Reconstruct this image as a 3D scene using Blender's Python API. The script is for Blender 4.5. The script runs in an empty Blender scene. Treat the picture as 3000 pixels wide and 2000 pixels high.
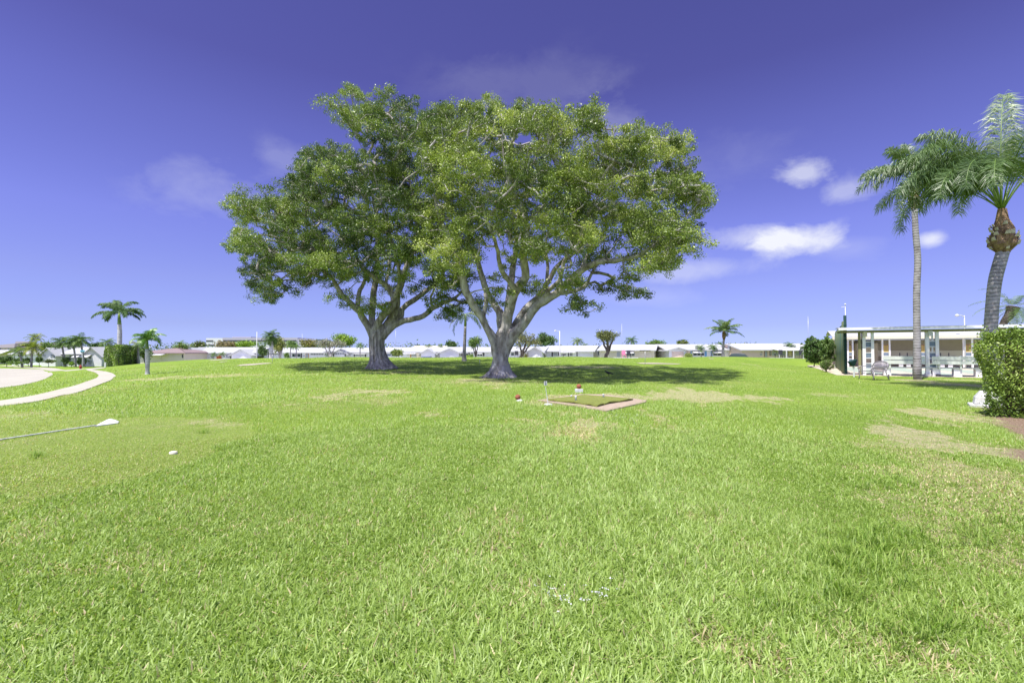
import bpy, math, random
import numpy as np
from math import radians as R, sin, cos, pi
random.seed(7); rng = np.random.default_rng(7)
C = bpy.context.scene.collection
F = 1400.0; CZ = 1.4; PIT = math.atan(30/F)

def ray(px, py):
    x = (px-1500)/F; y = (1000-py)/F
    return np.array([x, cos(PIT)-y*sin(PIT), sin(PIT)+y*cos(PIT)])
def at(px, py, Y):
    r = ray(px, py); t = Y/r[1]
    return np.array([r[0]*t, Y, CZ+r[2]*t])
def zat(py, Y): return at(1500, py, Y)[2]
def xat(px, Y): return (px-1500)/F*Y/ (cos(PIT))  # close enough for the small pitch

# ---------------------------------------------------------------- terrain
_cp = []
def cp(px, Y, z): _cp.append(((px-1500)/F*Y, Y, z))
for X_, Y_ in [(-6,0),(0,0),(6,0),(-4,6),(4,6),(0,11),(9,11),(-9,9),(14,8),(-3,17),(6,18),(14,16),(0,-15),(-20,-15),(25,-15)]:
    _cp.append((X_, Y_, 0.0))
cp(1463,26.1,0.0); cp(1115,32,0.26); cp(1360,45,0.5); cp(1700,30,0.1); cp(2000,28,.05)
for px,z in ((600,.45),(700,.62),(800,.66),(880,.66),(960,.78),(1100,.76),(1250,.72),(1400,.78),(1550,.74),(1700,.82),(1830,.66),(1960,.74),(2120,.78),(2230,.66),(2350,.5)): cp(px,52,z)
for px in (650,1000,1400,1800,2200): cp(px,58,.55)
for px in (450,700,1000,1300,1600,1900,2200,2500): cp(px,74,-1.0 if px<2300 else -.5)
for px in (-300,0,300,600,1000,1500,2000,2500,3000): cp(px,95,-1.2); cp(px,115,-1.2)
cp(430,31,-.08); cp(430,50,.2); cp(310,58,-.46); cp(0,16.6,-.5); cp(340,36,-.4); cp(236,68,-1.17); cp(0,28,-.75); cp(0,75,-1.2); cp(150,51,-1.0)
cp(150,17,-.22); cp(400,20,-.08); cp(350,12,0); cp(-300,20,-.7); cp(-300,40,-1.1); cp(600,30,.1); cp(800,36,.3)
for X_,Y_ in [(16,28),(22,27),(28,27),(35,30),(24,38),(32,40),(40,38),(30,50),(45,50),(20,20),(30,16)]: _cp.append((X_,Y_,0.0))
_cp = np.array(_cp)
def _phi(d2): return 0.5*d2*np.log(np.maximum(d2,1e-9))
_n = len(_cp); _A = np.zeros((_n+3,_n+3)); _d = ((_cp[:,None,:2]-_cp[None,:,:2])**2).sum(-1)/400.
_A[:_n,:_n] = _phi(_d)+np.eye(_n)*.0004; _A[:_n,_n]=1; _A[:_n,_n+1:]=_cp[:,:2]/20; _A[_n,:_n]=1; _A[_n+1:,:_n]=_cp[:,:2].T/20
_w = np.linalg.solve(_A, np.concatenate([_cp[:,2],[0,0,0]]))
def terr(X, Y):
    X = np.asarray(X,float); Y = np.asarray(Y,float); sh = X.shape; x=X.ravel(); y=Y.ravel(); out=np.empty(len(x))
    for s in range(0,len(x),60000):
        a=x[s:s+60000]; b=y[s:s+60000]
        d=((a[:,None]-_cp[None,:,0])**2+(b[:,None]-_cp[None,:,1])**2)/400.
        out[s:s+60000]=_phi(d)@_w[:_n]+_w[_n]+(a*_w[_n+1]+b*_w[_n+2])/20
    out=np.clip(out,-1.3,.95)
    f=np.clip((np.hypot(x,y)-80)/25,0,1); out=out*(1-f)-1.2*f
    # behind and beside the camera the lawn stays level
    g=np.clip((-y-4)/10,0,1); out=out*(1-g)
    g2=np.clip((x-45)/12,0,1)*np.clip((70-y)/15,0,1); out=out*(1-g2)
    return out.reshape(sh)
def gz(x, y): return float(terr(np.array([x]),np.array([y]))[0])
_ys = np.concatenate([np.arange(1.2,20,.04),np.arange(20,60,.1),np.arange(60,110,.3)])
def hit(px, py):
    r = ray(px,py); t=_ys/r[1]; X=r[0]*t; Z=CZ+r[2]*t; T=terr(X,_ys); k=np.nonzero(Z<=T)[0]
    i = k[0] if len(k) else len(_ys)-1
    return np.array([X[i],_ys[i],T[i]])

# ---------------------------------------------------------------- materials
def nodes(m):
    m.use_nodes=True; nt=m.node_tree; return nt, nt.nodes, nt.links
def mat(name, col, rough=.6, noise=0, scale=4, bump=0, metal=0, spec=.5, col2=None, stretch=None, bscale=None):
    m=bpy.data.materials.new(name); nt,N,L=nodes(m); b=N['Principled BSDF']
    b.inputs['Roughness'].default_value=rough; b.inputs['Metallic'].default_value=metal
    b.inputs['Specular IOR Level'].default_value=spec
    b.inputs['Base Color'].default_value=(*col,1)
    if noise or col2 or bump:
        tc=N.new('ShaderNodeTexCoord'); mp=N.new('ShaderNodeMapping'); L.new(tc.outputs['Object'],mp.inputs[0])
        if stretch: mp.inputs['Scale'].default_value=stretch
        n=N.new('ShaderNodeTexNoise'); n.inputs['Scale'].default_value=scale; n.inputs['Detail'].default_value=6; L.new(mp.outputs[0],n.inputs['Vector'])
    if noise or col2:
        c2=col2 or tuple(c*(1-noise) for c in col)
        r=N.new('ShaderNodeValToRGB'); r.color_ramp.elements[0].position=.35; r.color_ramp.elements[1].position=.65
        r.color_ramp.elements[0].color=(*c2,1); r.color_ramp.elements[1].color=(*col,1)
        L.new(n.outputs['Fac'],r.inputs[0]); L.new(r.outputs[0],b.inputs['Base Color'])
    if bump:
        n2=N.new('ShaderNodeTexNoise'); n2.inputs['Scale'].default_value=bscale or scale*3; n2.inputs['Detail'].default_value=5; L.new(mp.outputs[0],n2.inputs['Vector'])
        bp=N.new('ShaderNodeBump'); bp.inputs['Strength'].default_value=bump; bp.inputs['Distance'].default_value=.05
        L.new(n2.outputs['Fac'],bp.inputs['Height']); L.new(bp.outputs[0],b.inputs['Normal'])
    return m
def leafmat(name, rough=.45, trans=.35, spec=.5, tint=(1.25,1.3,.55)):
    m=bpy.data.materials.new(name); nt,N,L=nodes(m); b=N['Principled BSDF']; o=N['Material Output']
    a=N.new('ShaderNodeAttribute'); a.attribute_name='Col'; L.new(a.outputs['Color'],b.inputs['Base Color'])
    b.inputs['Roughness'].default_value=rough; b.inputs['Specular IOR Level'].default_value=spec
    t=N.new('ShaderNodeBsdfTranslucent'); mu=N.new('ShaderNodeMix'); mu.data_type='RGBA'; mu.blend_type='MULTIPLY'; mu.inputs[0].default_value=1
    L.new(a.outputs['Color'],mu.inputs[6]); mu.inputs[7].default_value=(*tint,1); L.new(mu.outputs[2],t.inputs[0])
    mx=N.new('ShaderNodeMixShader'); mx.inputs[0].default_value=trans; L.new(b.outputs[0],mx.inputs[1]); L.new(t.outputs[0],mx.inputs[2]); L.new(mx.outputs[0],o.inputs[0])
    return m
M={}
M['leaf']=leafmat('leaf',.42,.17,.45,(1.2,1.25,.7)); M['palm']=leafmat('palm_leaf',.44,.22,.75,(1.2,1.25,.7)); M['fpalm']=leafmat('far_palm_leaf',.6,.3,.3,(1.2,1.25,.7)); M['grass']=leafmat('grass',.5,.38,.45)
def barkmat(name,c1,c2,c3,sc=(1,1,.25),ns=5,bump=.6):
    m=bpy.data.materials.new(name); nt,N,L=nodes(m); b=N['Principled BSDF']; b.inputs['Roughness'].default_value=.85; b.inputs['Specular IOR Level'].default_value=.2
    tc=N.new('ShaderNodeTexCoord'); mp=N.new('ShaderNodeMapping'); mp.inputs['Scale'].default_value=sc; L.new(tc.outputs['Object'],mp.inputs[0])
    n=N.new('ShaderNodeTexNoise'); n.inputs['Scale'].default_value=ns; n.inputs['Detail'].default_value=8; n.inputs['Roughness'].default_value=.65; L.new(mp.outputs[0],n.inputs['Vector'])
    r=N.new('ShaderNodeValToRGB'); e=r.color_ramp.elements; e[0].position=.33; e[0].color=(*c1,1); e[1].position=.68; e[1].color=(*c3,1); k=e.new(.5); k.color=(*c2,1)
    L.new(n.outputs['Fac'],r.inputs[0]); L.new(r.outputs[0],b.inputs['Base Color'])
    bp=N.new('ShaderNodeBump'); bp.inputs['Strength'].default_value=bump; bp.inputs['Distance'].default_value=.06; L.new(n.outputs['Fac'],bp.inputs['Height']); L.new(bp.outputs[0],b.inputs['Normal'])
    return m
M['bark']=barkmat('bark',(.13,.11,.095),(.32,.295,.27),(.54,.51,.48),(1,1,.22),6,.9)
M['bark2']=barkmat('bark_smooth',(.15,.125,.105),(.36,.335,.31),(.58,.555,.53),(1,1,.4),4,.7)
M['darkbark']=barkmat('dark_bark',(.05,.04,.03),(.10,.085,.065),(.17,.15,.12))
# ringed palm trunks
def ringmat(name,c1,c2,scale=7,bump=.5):
    m=bpy.data.materials.new(name); nt,N,L=nodes(m); b=N['Principled BSDF']; b.inputs['Roughness'].default_value=.8
    tc=N.new('ShaderNodeTexCoord'); w=N.new('ShaderNodeTexWave'); w.bands_direction='Z'; w.inputs['Scale'].default_value=scale; w.inputs['Distortion'].default_value=4.5; w.inputs['Detail'].default_value=3; w.inputs['Detail Scale'].default_value=1.5
    L.new(tc.outputs['Object'],w.inputs['Vector'])
    n=N.new('ShaderNodeTexNoise'); n.inputs['Scale'].default_value=2.6; n.inputs['Detail'].default_value=9; L.new(tc.outputs['Object'],n.inputs['Vector'])
    ad=N.new('ShaderNodeMath'); ad.operation='MULTIPLY_ADD'; ad.inputs[1].default_value=.28; L.new(w.outputs['Fac'],ad.inputs[0])
    m2=N.new('ShaderNodeMath'); m2.operation='MULTIPLY'; m2.inputs[1].default_value=.95; L.new(n.outputs['Fac'],m2.inputs[0]); L.new(m2.outputs[0],ad.inputs[2])
    r=N.new('ShaderNodeValToRGB'); e=r.color_ramp.elements; e[0].position=.35; e[0].color=(*c1,1); e[1].position=.75; e[1].color=(*c2,1)
    L.new(ad.outputs[0],r.inputs[0]); L.new(r.outputs[0],b.inputs['Base Color'])
    bp=N.new('ShaderNodeBump'); bp.inputs['Strength'].default_value=bump; bp.inputs['Distance'].default_value=.04; L.new(ad.outputs[0],bp.inputs['Height']); L.new(bp.outputs[0],b.inputs['Normal'])
    return m
M['ring']=ringmat('ringed_bark',(.13,.115,.11),(.36,.34,.345),2.3,.35); M['ringw']=ringmat('pale_ringed_bark',(.30,.28,.27),(.55,.54,.56),3)
M['shaft']=mat('crownshaft',(.16,.26,.05),.4,noise=.3); M['boot']=mat('brown_fibre',(.33,.22,.13),.9,col2=(.11,.06,.03),scale=9,bump=1,stretch=(1,1,.5))
M['scar']=mat('pale_boot_scar',(.62,.55,.45),.9,noise=.4,scale=12)
M['white']=mat('white_paint',(.62,.62,.63),.55,noise=.06,scale=1.5); M['wallw']=mat('white_wall',(.80,.80,.83),.7,noise=.08,scale=.8)
M['cream']=mat('cream_wall',(.72,.66,.52),.75,noise=.08,scale=.8); M['peach']=mat('peach_wall',(.78,.62,.50),.75,noise=.05,scale=.8)
M['yellowwall']=mat('pale_yellow_wall',(.66,.62,.42),.75,noise=.06,scale=.8)
M['glass']=mat('window_glass',(.05,.07,.08),.12,spec=.8); M['dark']=mat('dark_paint',(.05,.05,.06),.6); M['shade']=mat('grey_curtain',(.38,.40,.42),.6)
M['bluepaint']=mat('blue_paint',(.16,.34,.62),.6); M['bluegrey']=mat('blue_grey_panel',(.16,.21,.28),.6,noise=.15,scale=5)
M['brown']=mat('brown_paint',(.22,.10,.07),.6); M['orange']=mat('orange_wood',(.55,.28,.10),.6)
M['concw']=mat('pale_driveway',(.55,.54,.54),.9,noise=.1,scale=.5); M['conc']=mat('concrete',(.42,.39,.325),.9,noise=.1,scale=.5,bump=.15,bscale=60); M['roadm']=mat('pale_road',(.40,.375,.32),.9,noise=.08,scale=.25,bump=.2,bscale=50)
def roofmat(name,col,rib=9,amt=.1):
    m=bpy.data.materials.new(name); nt,N,L=nodes(m); b=N['Principled BSDF']; b.inputs['Roughness'].default_value=.6
    tc=N.new('ShaderNodeTexCoord'); w=N.new('ShaderNodeTexWave'); w.bands_direction='Y'; w.inputs['Scale'].default_value=rib/10; w.inputs['Distortion'].default_value=.3; L.new(tc.outputs['Object'],w.inputs['Vector'])
    n=N.new('ShaderNodeTexNoise'); n.inputs['Scale'].default_value=.7; n.inputs['Detail'].default_value=6; L.new(tc.outputs['Object'],n.inputs['Vector'])
    mm=N.new('ShaderNodeMath'); mm.operation='MULTIPLY'; L.new(w.outputs['Fac'],mm.inputs[0]); L.new(n.outputs['Fac'],mm.inputs[1])
    r=N.new('ShaderNodeValToRGB'); e=r.color_ramp.elements; e[0].color=(*[c*(1-amt) for c in col],1); e[1].color=(*col,1); e[1].position=.6; L.new(mm.outputs[0],r.inputs[0]); L.new(r.outputs[0],b.inputs['Base Color'])
    return m
M['roofw']=roofmat('white_roof',(.47,.475,.49)); M['roofb']=roofmat('mauve_brown_roof',(.30,.22,.22),9,.3); M['roofg']=roofmat('grey_roof',(.26,.24,.24),9,.4)
M['tan']=mat('tan_wall',(.40,.35,.27),.8,noise=.06); M['creamband']=mat('cream_band',(.72,.68,.55),.8); M['olive']=mat('olive_beam',(.24,.22,.10),.6)
M['postw']=mat('post_white',(.82,.80,.82),.55,noise=.08,scale=3); M['benchg']=mat('pale_green_board',(.64,.66,.61),.6,noise=.08,scale=3)
M['yellow']=mat('scoreboard_yellow',(.50,.36,.10),.7); M['court']=mat('green_lane',(.36,.43,.35),.7,noise=.12,scale=2); M['courtb']=mat('beige_slab',(.56,.48,.38),.85,noise=.1,scale=1.5)
M['gscreen']=mat('green_windscreen',(.06,.13,.09),.8,col2=(.15,.17,.06),scale=.8,stretch=(3,3,.3)); M['gpost']=mat('green_post',(.015,.045,.042),.8,spec=.2)
M['terra']=mat('weathered_terracotta',(.36,.11,.06),.8,noise=.4,scale=14,bump=.3); M['whitep']=mat('chipped_white',(.62,.62,.62),.7,noise=.25,scale=14,bump=.3)
M['turf']=mat('artificial_turf',(.33,.38,.07),.95,noise=.35,scale=40,bump=.8,bscale=300); M['pinkc']=mat('pink_concrete',(.40,.31,.24),.9,noise=.2,scale=6,bump=.2)
M['iron']=mat('grey_metal',(.36,.33,.36),.45,noise=.3,scale=20,metal=.3); M['black']=mat('black_feather',(.012,.012,.014),.5)
M['sand']=mat('pale_sand',(.40,.35,.29),.95,noise=.15,scale=.8); M['mulch']=mat('mulch',(.26,.18,.13),.95,col2=(.07,.04,.03),scale=22,bump=1,bscale=60)
M['red']=mat('red_paint',(.42,.06,.05),.5,noise=.2); M['signblue']=mat('sign_blue',(.12,.38,.48),.5); M['metal']=mat('galvanised',(.45,.46,.48),.4,metal=.5)
M['carw']=mat('car_white',(.75,.76,.78),.25); M['carg']=mat('car_grey',(.22,.25,.32),.25,metal=.4); M['carr']=mat('car_red',(.50,.04,.03),.25); M['carb']=mat('car_blue',(.08,.14,.32),.25); M['tyre']=mat('tyre',(.02,.02,.02),.9)
M['office']=mat('office_mauve',(.40,.38,.46),.7); M['officel']=mat('office_pale',(.62,.62,.66),.7); M['pink']=mat('pink_plastic',(.75,.25,.40),.5)
M['poleg']=mat('pole_grey',(.55,.56,.54),.6); M['core']=mat('inner_twigs',(.09,.07,.04),.95,noise=.5,scale=8)

# ---------------------------------------------------------------- mesh helpers
def wloc(o):
    v=np.zeros(3)
    while o is not None: v=v+np.array(o.location); o=o.parent
    return v
def link(name, me, m, parent=None):
    o=bpy.data.objects.new(name,me); C.objects.link(o)
    if m: me.materials.append(M[m] if isinstance(m,str) else m)
    if parent: o.parent=parent
    return o
def npmesh(name, V, Q, m, parent=None, col=None, smooth=False):
    """V (n,3) ; Q (k,3 or 4) one size"""
    V=np.asarray(V,np.float32)
    if parent is not None: V=V-wloc(parent).astype(np.float32)
    Q=np.asarray(Q,np.int32); k=Q.shape[1]
    me=bpy.data.meshes.new(name); me.vertices.add(len(V)); me.vertices.foreach_set('co',V.ravel())
    me.loops.add(Q.size); me.loops.foreach_set('vertex_index',Q.ravel())
    me.polygons.add(len(Q)); me.polygons.foreach_set('loop_start',np.arange(0,Q.size,k,dtype=np.int32)); me.polygons.foreach_set('loop_total',np.full(len(Q),k,np.int32))
    if smooth: me.polygons.foreach_set('use_smooth',np.ones(len(Q),bool))
    me.update(calc_edges=True)
    if col is not None:
        a=me.attributes.new('Col','FLOAT_COLOR','POINT'); c=np.ones((len(V),4),np.float32); c[:,:3]=col; a.data.foreach_set('color',c.ravel())
    return link(name,me,m,parent)
class MB:
    def __init__(s): s.v=[]; s.f=[]; s.n=0
    def add(s,v,f):
        v=np.asarray(v,float); s.v.append(v); s.f+= [tuple(int(i)+s.n for i in q) for q in f]; s.n+=len(v); return s
    def box(s,c,d,rot=0,tilt=0):
        h=np.array(d)/2.; p=np.array([[sx*h[0],sy*h[1],sz*h[2]] for sx in(-1,1) for sy in(-1,1) for sz in(-1,1)])
        if tilt: ct,st=cos(tilt),sin(tilt); p=np.c_[p[:,0],p[:,1]*ct-p[:,2]*st,p[:,1]*st+p[:,2]*ct]
        if rot: ct,st=cos(rot),sin(rot); p=np.c_[p[:,0]*ct-p[:,1]*st,p[:,0]*st+p[:,1]*ct,p[:,2]]
        return s.add(p+np.array(c),[(0,1,3,2),(4,6,7,5),(0,4,5,1),(2,3,7,6),(0,2,6,4),(1,5,7,3)])
    def tube(s,P,r,k=8,cap=True):
        P=np.asarray(P,float); n=len(P); r=np.ones(n)*r if np.isscalar(r) else np.asarray(r,float)
        T=np.gradient(P,axis=0); T/= np.linalg.norm(T,axis=1)[:,None]+1e-12
        u=np.cross(T[0],[0.13,.2,1.]); 
        if np.linalg.norm(u)<.05: u=np.cross(T[0],[1,0,0.])
        V=[]; a=np.arange(k)*2*pi/k
        for i in range(n):
            u=u-T[i]*u.dot(T[i]); u/=np.linalg.norm(u)+1e-12; w=np.cross(T[i],u)
            V.append(P[i]+r[i]*(np.cos(a)[:,None]*u+np.sin(a)[:,None]*w))
        V=np.concatenate(V); f=[(i*k+j,i*k+(j+1)%k,(i+1)*k+(j+1)%k,(i+1)*k+j) for i in range(n-1) for j in range(k)]
        if cap: f+= [tuple(range(k))[::-1],tuple((n-1)*k+j for j in range(k))]
        return s.add(V,f)
    def lathe(s,c,prof,k=16,fn=None):
        V=[];a=np.arange(k)*2*pi/k
        for r,z in prof:
            rr=np.full(k,r) if fn is None else fn(a,z,r); V.append(np.c_[rr*np.cos(a),rr*np.sin(a),np.full(k,z)])
        V=np.concatenate(V)+np.array(c); n=len(prof)
        f=[(i*k+j,i*k+(j+1)%k,(i+1)*k+(j+1)%k,(i+1)*k+j) for i in range(n-1) for j in range(k)]+[tuple(range(k))[::-1],tuple((n-1)*k+j for j in range(k))]
        return s.add(V,f)
    def quad(s,*p): return s.add(p,[tuple(range(len(p)))])
    def slab(s,poly,th):
        """closed prism: polygon list of 3d points, extruded by vector th"""
        p=np.array(poly,float); n=len(p); q=p+np.array(th)
        return s.add(np.r_[p,q],[tuple(range(n)),tuple(range(2*n-1,n-1,-1))]+[(i,i+n,(i+1)%n+n,(i+1)%n) for i in range(n)])
    def build(s,name,m,parent=None,smooth=False,bevel=0):
        V=np.concatenate(s.v)
        if parent is not None: V=V-wloc(parent)
        me=bpy.data.meshes.new(name); me.from_pydata(V.tolist(),[],s.f); me.update()
        import bmesh
        b=bmesh.new(); b.from_mesh(me); bmesh.ops.recalc_face_normals(b,faces=b.faces); b.to_mesh(me); b.free()
        if smooth: me.polygons.foreach_set('use_smooth',np.ones(len(me.polygons),bool))
        o=link(name,me,m,parent)
        if bevel: md=o.modifiers.new('bevel','BEVEL'); md.width=bevel; md.segments=2; md.limit_method='ANGLE'
        return o
def tag(o,label=None,cat=None,group=None,kind=None):
    for k,v in (('label',label),('category',cat),('group',group),('kind',kind)):
        if v: o[k]=v
    return o
def thing(name,loc,label,cat,group=None):
    o=bpy.data.objects.new(name,None); C.objects.link(o); o.location=[float(x) for x in loc]; o.empty_display_size=.3
    return tag(o,label,cat,group)

# leaves: kite quads
def kites(P,size,nrm_up=.3,asp=.5,r=rng):
    n=len(P); d=r.normal(size=(n,3)); d/=np.linalg.norm(d,axis=1)[:,None]
    e=r.normal(size=(n,3)); e[:,2]*=(1-nrm_up); e-=d*(e*d).sum(1)[:,None]; e/=np.linalg.norm(e,axis=1)[:,None]+1e-9
    L=(size*(.7+.6*r.random(n)))[:,None] if np.ndim(size) else (size*(.7+.6*r.random(n)))[:,None]
    V=np.stack([P-d*L/2,P+e*L*asp/2,P+d*L/2,P-e*L*asp/2],1).reshape(-1,3)
    return V,np.arange(4*n).reshape(n,4)
def leafcols(n,cols,r=rng,var=.25,base=None):
    cols=np.array(cols); k=r.random(n)*(len(cols)-1) if base is None else np.clip(base+r.normal(size=n)*.35,0,len(cols)-1.001)
    i=k.astype(int); i=np.minimum(i,len(cols)-2); f=(k-i)[:,None]; c=cols[i]*(1-f)+cols[i+1]*f
    return c*(1+var*(r.random((n,1))*2-1))

# branches: attach clusters to a skeleton
def grow(nodes,par,targets,step=.7,r=rng):
    """nodes (n,3) skeleton, par parents; returns positions, parents, counts, number of skeleton nodes"""
    P=np.zeros((len(nodes)+len(targets)*14,3)); n=len(nodes); P[:n]=nodes; par=list(par); ns=n
    d0=np.array([np.min(((t-P[:ns])**2).sum(1)) for t in targets]); order=np.argsort(d0)
    tips=[]
    for ti in order:
        t=targets[ti]; dd=P[:n]-t; dist=np.sqrt((dd**2).sum(1)); cost=dist+np.maximum(dd[:,2],0)*.6
        j=int(np.argmin(cost)); d=dist[j]; m=min(12,max(1,int(math.ceil(d/step)))); a=P[j].copy()
        mid=(a+t)/2+np.array([0,0,.12*d])+r.normal(size=3)*.08*d; last=j
        for q in range(1,m+1):
            f=q/m; p=a*(1-f)**2+2*mid*f*(1-f)+t*f*f
            if q<m: p=p+r.normal(size=3)*.05
            P[n]=p; par.append(last); last=n; n+=1
        tips.append(last)
    par=np.array(par); cnt=np.zeros(n)
    for t in tips: cnt[t]+=1
    for i in range(n-1,ns-1,-1): cnt[par[i]]+=cnt[i]
    return P[:n],par,cnt,ns
def frusta(A,B,ra,rb,k=5):
    T=B-A; T/=np.linalg.norm(T,axis=1)[:,None]+1e-9; ref=np.tile([.3,.2,1.],(len(A),1)); ref[np.abs(T[:,2])>.9]=[1,0,0]
    u=np.cross(T,ref); u/=np.linalg.norm(u,axis=1)[:,None]; w=np.cross(T,u); a=np.arange(k)*2*pi/k
    c=np.cos(a)[None,:,None]*u[:,None]+np.sin(a)[None,:,None]*w[:,None]
    V=np.concatenate([A[:,None]+c*ra[:,None,None],B[:,None]+c*rb[:,None,None]],1).reshape(-1,3)
    b=(np.arange(len(A))*2*k)[:,None]; j=np.arange(k)
    Q=np.stack([b+j,b+(j+1)%k,b+k+(j+1)%k,b+k+j],-1).reshape(-1,4)
    return V,Q
SKYT=[(0.005, (0.325, 0.41, 0.971)), (0.05, (0.347, 0.347, 0.704)), (0.13, (0.454, 0.37, 0.661)), (0.23, (0.521, 0.384, 0.719)), (0.4, (0.477, 0.325, 0.628)), (0.505, (0.413, 0.262, 0.526)), (0.64, (0.421, 0.267, 0.529)), (0.9, (1.19, 0.935, 0.85)), (1.0, (1.445, 1.105, 0.935))]  # highest stops, above the view, are raised as added fill light
CLOUDS=[(2330,700,130,46,.95,2.4),(2210,690,130,38,.55,2.2),(2350,515,75,45,.55,3.6),(2480,560,90,35,.35,2.5),(2725,705,50,26,.8,2),(2030,790,170,35,.35,2),(600,560,170,80,.16,3),(830,470,80,50,.14,3),(1550,250,260,70,.07,2.5),(2100,480,200,70,.05,3),(2500,730,120,40,.12,2),(1780,380,120,80,.14,3),(1900,870,160,30,.14,2)]
CLOUDC=(4.1,4.2,4.6); SUNE=3.6; EXPO=1.0
SKYFILL=1.3  # strength of the fill added to the sky behind the camera
# ================================================================ trees
def limbs_world(limbs):
    out=[]
    for L in limbs:
        pts=[at(px,py,Y) for px,py,Y,r in L]; rad=[r for *_,r in L]
        # resample with Catmull-Rom
        P=np.array(pts); Rr=np.array(rad); n=len(P); PP=[];RR=[]
        for i in range(n-1):
            p0=P[max(i-1,0)];p1=P[i];p2=P[i+1];p3=P[min(i+2,n-1)]; m=max(2,int(np.linalg.norm(p2-p1)/.35))
            for q in range(m):
                t=q/m; PP.append(.5*((2*p1)+(-p0+p2)*t+(2*p0-5*p1+4*p2-p3)*t*t+(-p0+3*p1-3*p2+p3)*t**3)); RR.append(Rr[i]*(1-t)+Rr[i+1]*t)
        PP.append(P[-1]);RR.append(Rr[-1]); PP=np.array(PP); RR=[q*.84 for q in RR]
        w=rng.normal(size=PP.shape)*.022; w[0]=0; PP+=w
        out.append((PP,np.array(RR)))
    return out
def big_tree(name,label,base,Y0,limbs,trunkprof,roots,masses,strands,leafc,bark,ncl,ccx,crx,group):
    root=thing(name,base,label,'tree',group)
    W=limbs_world(limbs)
    tb=MB()
    for P,r in W: tb.tube(P,r,12)
    # trunk column (px centre, py, half-width px)
    tp=np.array([at(px,py,Y0) for px,py,h in trunkprof]); tr=np.array([h/F*Y0*.84 for *_,h in trunkprof]); tb.tube(tp,tr,24)
    for a,ln,w,hh in roots:            # buttress roots: angle, reach, thickness, height
        d=np.array([cos(a),sin(a),0]); P=[];rr=[]
        for t in np.linspace(0,1,9):
            q=np.array(base)+d*(.24+ln*t)+np.array([0,0,hh*(1-t)**2.3]); q[2]+= .04-.14*t; P.append(q); rr.append(w*(1-.72*t))
        P=np.array(P); P[:,:2]+=np.cumsum(rng.normal(size=(9,2))*.03,axis=0); tb.tube(P,rr,8)
    for P,r in strands(tp,tr): tb.tube(P,r,7)
    o=tb.build('trunk',bark,root,smooth=True)
    md=o.modifiers.new('join','REMESH'); md.mode='VOXEL'; md.voxel_size=.036; md.use_smooth_shade=True
    sm=o.modifiers.new('soft','SMOOTH'); sm.factor=.4; sm.iterations=1
    # crown attractors
    CL=11; ALLC=[]; T=[];tone=[]; area=np.array([m[2]*m[3]*m[4] for m in masses],float); nn=np.maximum(3,(area/area.sum()*ncl)).astype(int)
    for (px,py,rx,ry,dens),k in zip(masses,nn):
        env=math.sqrt(max(.08,1-((px-ccx)/crx)**2))*8.0
        # the mass is broken up into dense clumps with hollows between them
        nc=max(2,int(round(k/CL))); cl=[]
        for q in range(nc):
            for tr_ in range(30):
                a=rng.normal(size=3); a/=np.linalg.norm(a); a*=rng.random()**.4
                dy=rng.uniform(-1,1)*env*(.95 if py<800 else .75)
                c=at(px+a[0]*rx*.88,py+6-a[2]*ry*.84,Y0+dy)
                if all(((c-c2)**2).sum()>1.1**2 for c2,*_ in ALLC) or tr_==29: break
            ALLC.append((c,)); rr=rng.uniform(.6,1.15); tn=.5+rng.normal()*.27; m_=int(CL*rng.uniform(.6,1.5)*(rr/.78)**2)
            for j in range(m_):
                v=rng.normal(size=3); v/=np.linalg.norm(v); v*=rng.random()**.45; T.append(c+v*np.array([1.15,1.15,.62])*rr); tone.append(tn+v[2]*.1+rng.normal()*.12)
    T=np.array(T); tone=np.array(tone)
    dz=T[:,1]*cos(PIT)+(T[:,2]-CZ)*sin(PIT); qx=1500+F*T[:,0]/dz; qy=1000-F*(-T[:,1]*sin(PIT)+(T[:,2]-CZ)*cos(PIT))/dz
    ok=(qx>668+25*np.sin(qy*.05))&(qx<2075+22*np.sin(qy*.045+1)-np.clip(520-qy,0,200)*.35)&(qy>(262 if Y0>30 else 292)+18*np.sin(qx*.06)); T=T[ok]; tone=tone[ok]     # trim stray clumps beyond the crown
    sk=[];sp=[]
    for P,r in W:
        s=len(sk); k0=max(0,int(len(P)*.25))
        for i in range(k0,len(P)): sk.append(P[i]); sp.append(-1)
    P,par,cnt,ns=grow(np.array(sk),sp,T)
    rad=np.minimum(.0105*np.maximum(cnt,1)**.5,.12)
    idx=np.arange(ns,len(P)); pr=par[idx]; ra=np.where(pr>=ns,rad[pr],rad[idx]*1.15); ra=np.maximum(ra,.008)
    V,Q=frusta(P[pr],P[idx],ra,np.maximum(rad[idx],.008),5); npmesh('branches',V,Q,bark,root,smooth=True)
    # hanging twigs and leaves
    per=leafc[0]; N=len(T)*per
    cen=np.repeat(T,per,0); off=rng.normal(size=(N,3)); off/=np.linalg.norm(off,axis=1)[:,None]; off*= (rng.random((N,1))**.5)*np.repeat(rng.uniform(.22,.46,len(T)),per)[:,None]*np.array([1.,1.,.72])
    Pn=cen+off
    # stray single sprays beyond the clumps
    V,Q=kites(Pn,np.repeat(rng.uniform(.07,.115,len(T)),per),.35,.52)
    col=leafcols(N,leafc[1],base=np.clip(np.repeat(tone,per),0,1)*(len(leafc[1])-1))
    npmesh('crown',V,Q,'leaf',root,col=np.repeat(col,4,0))
    return root

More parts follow.
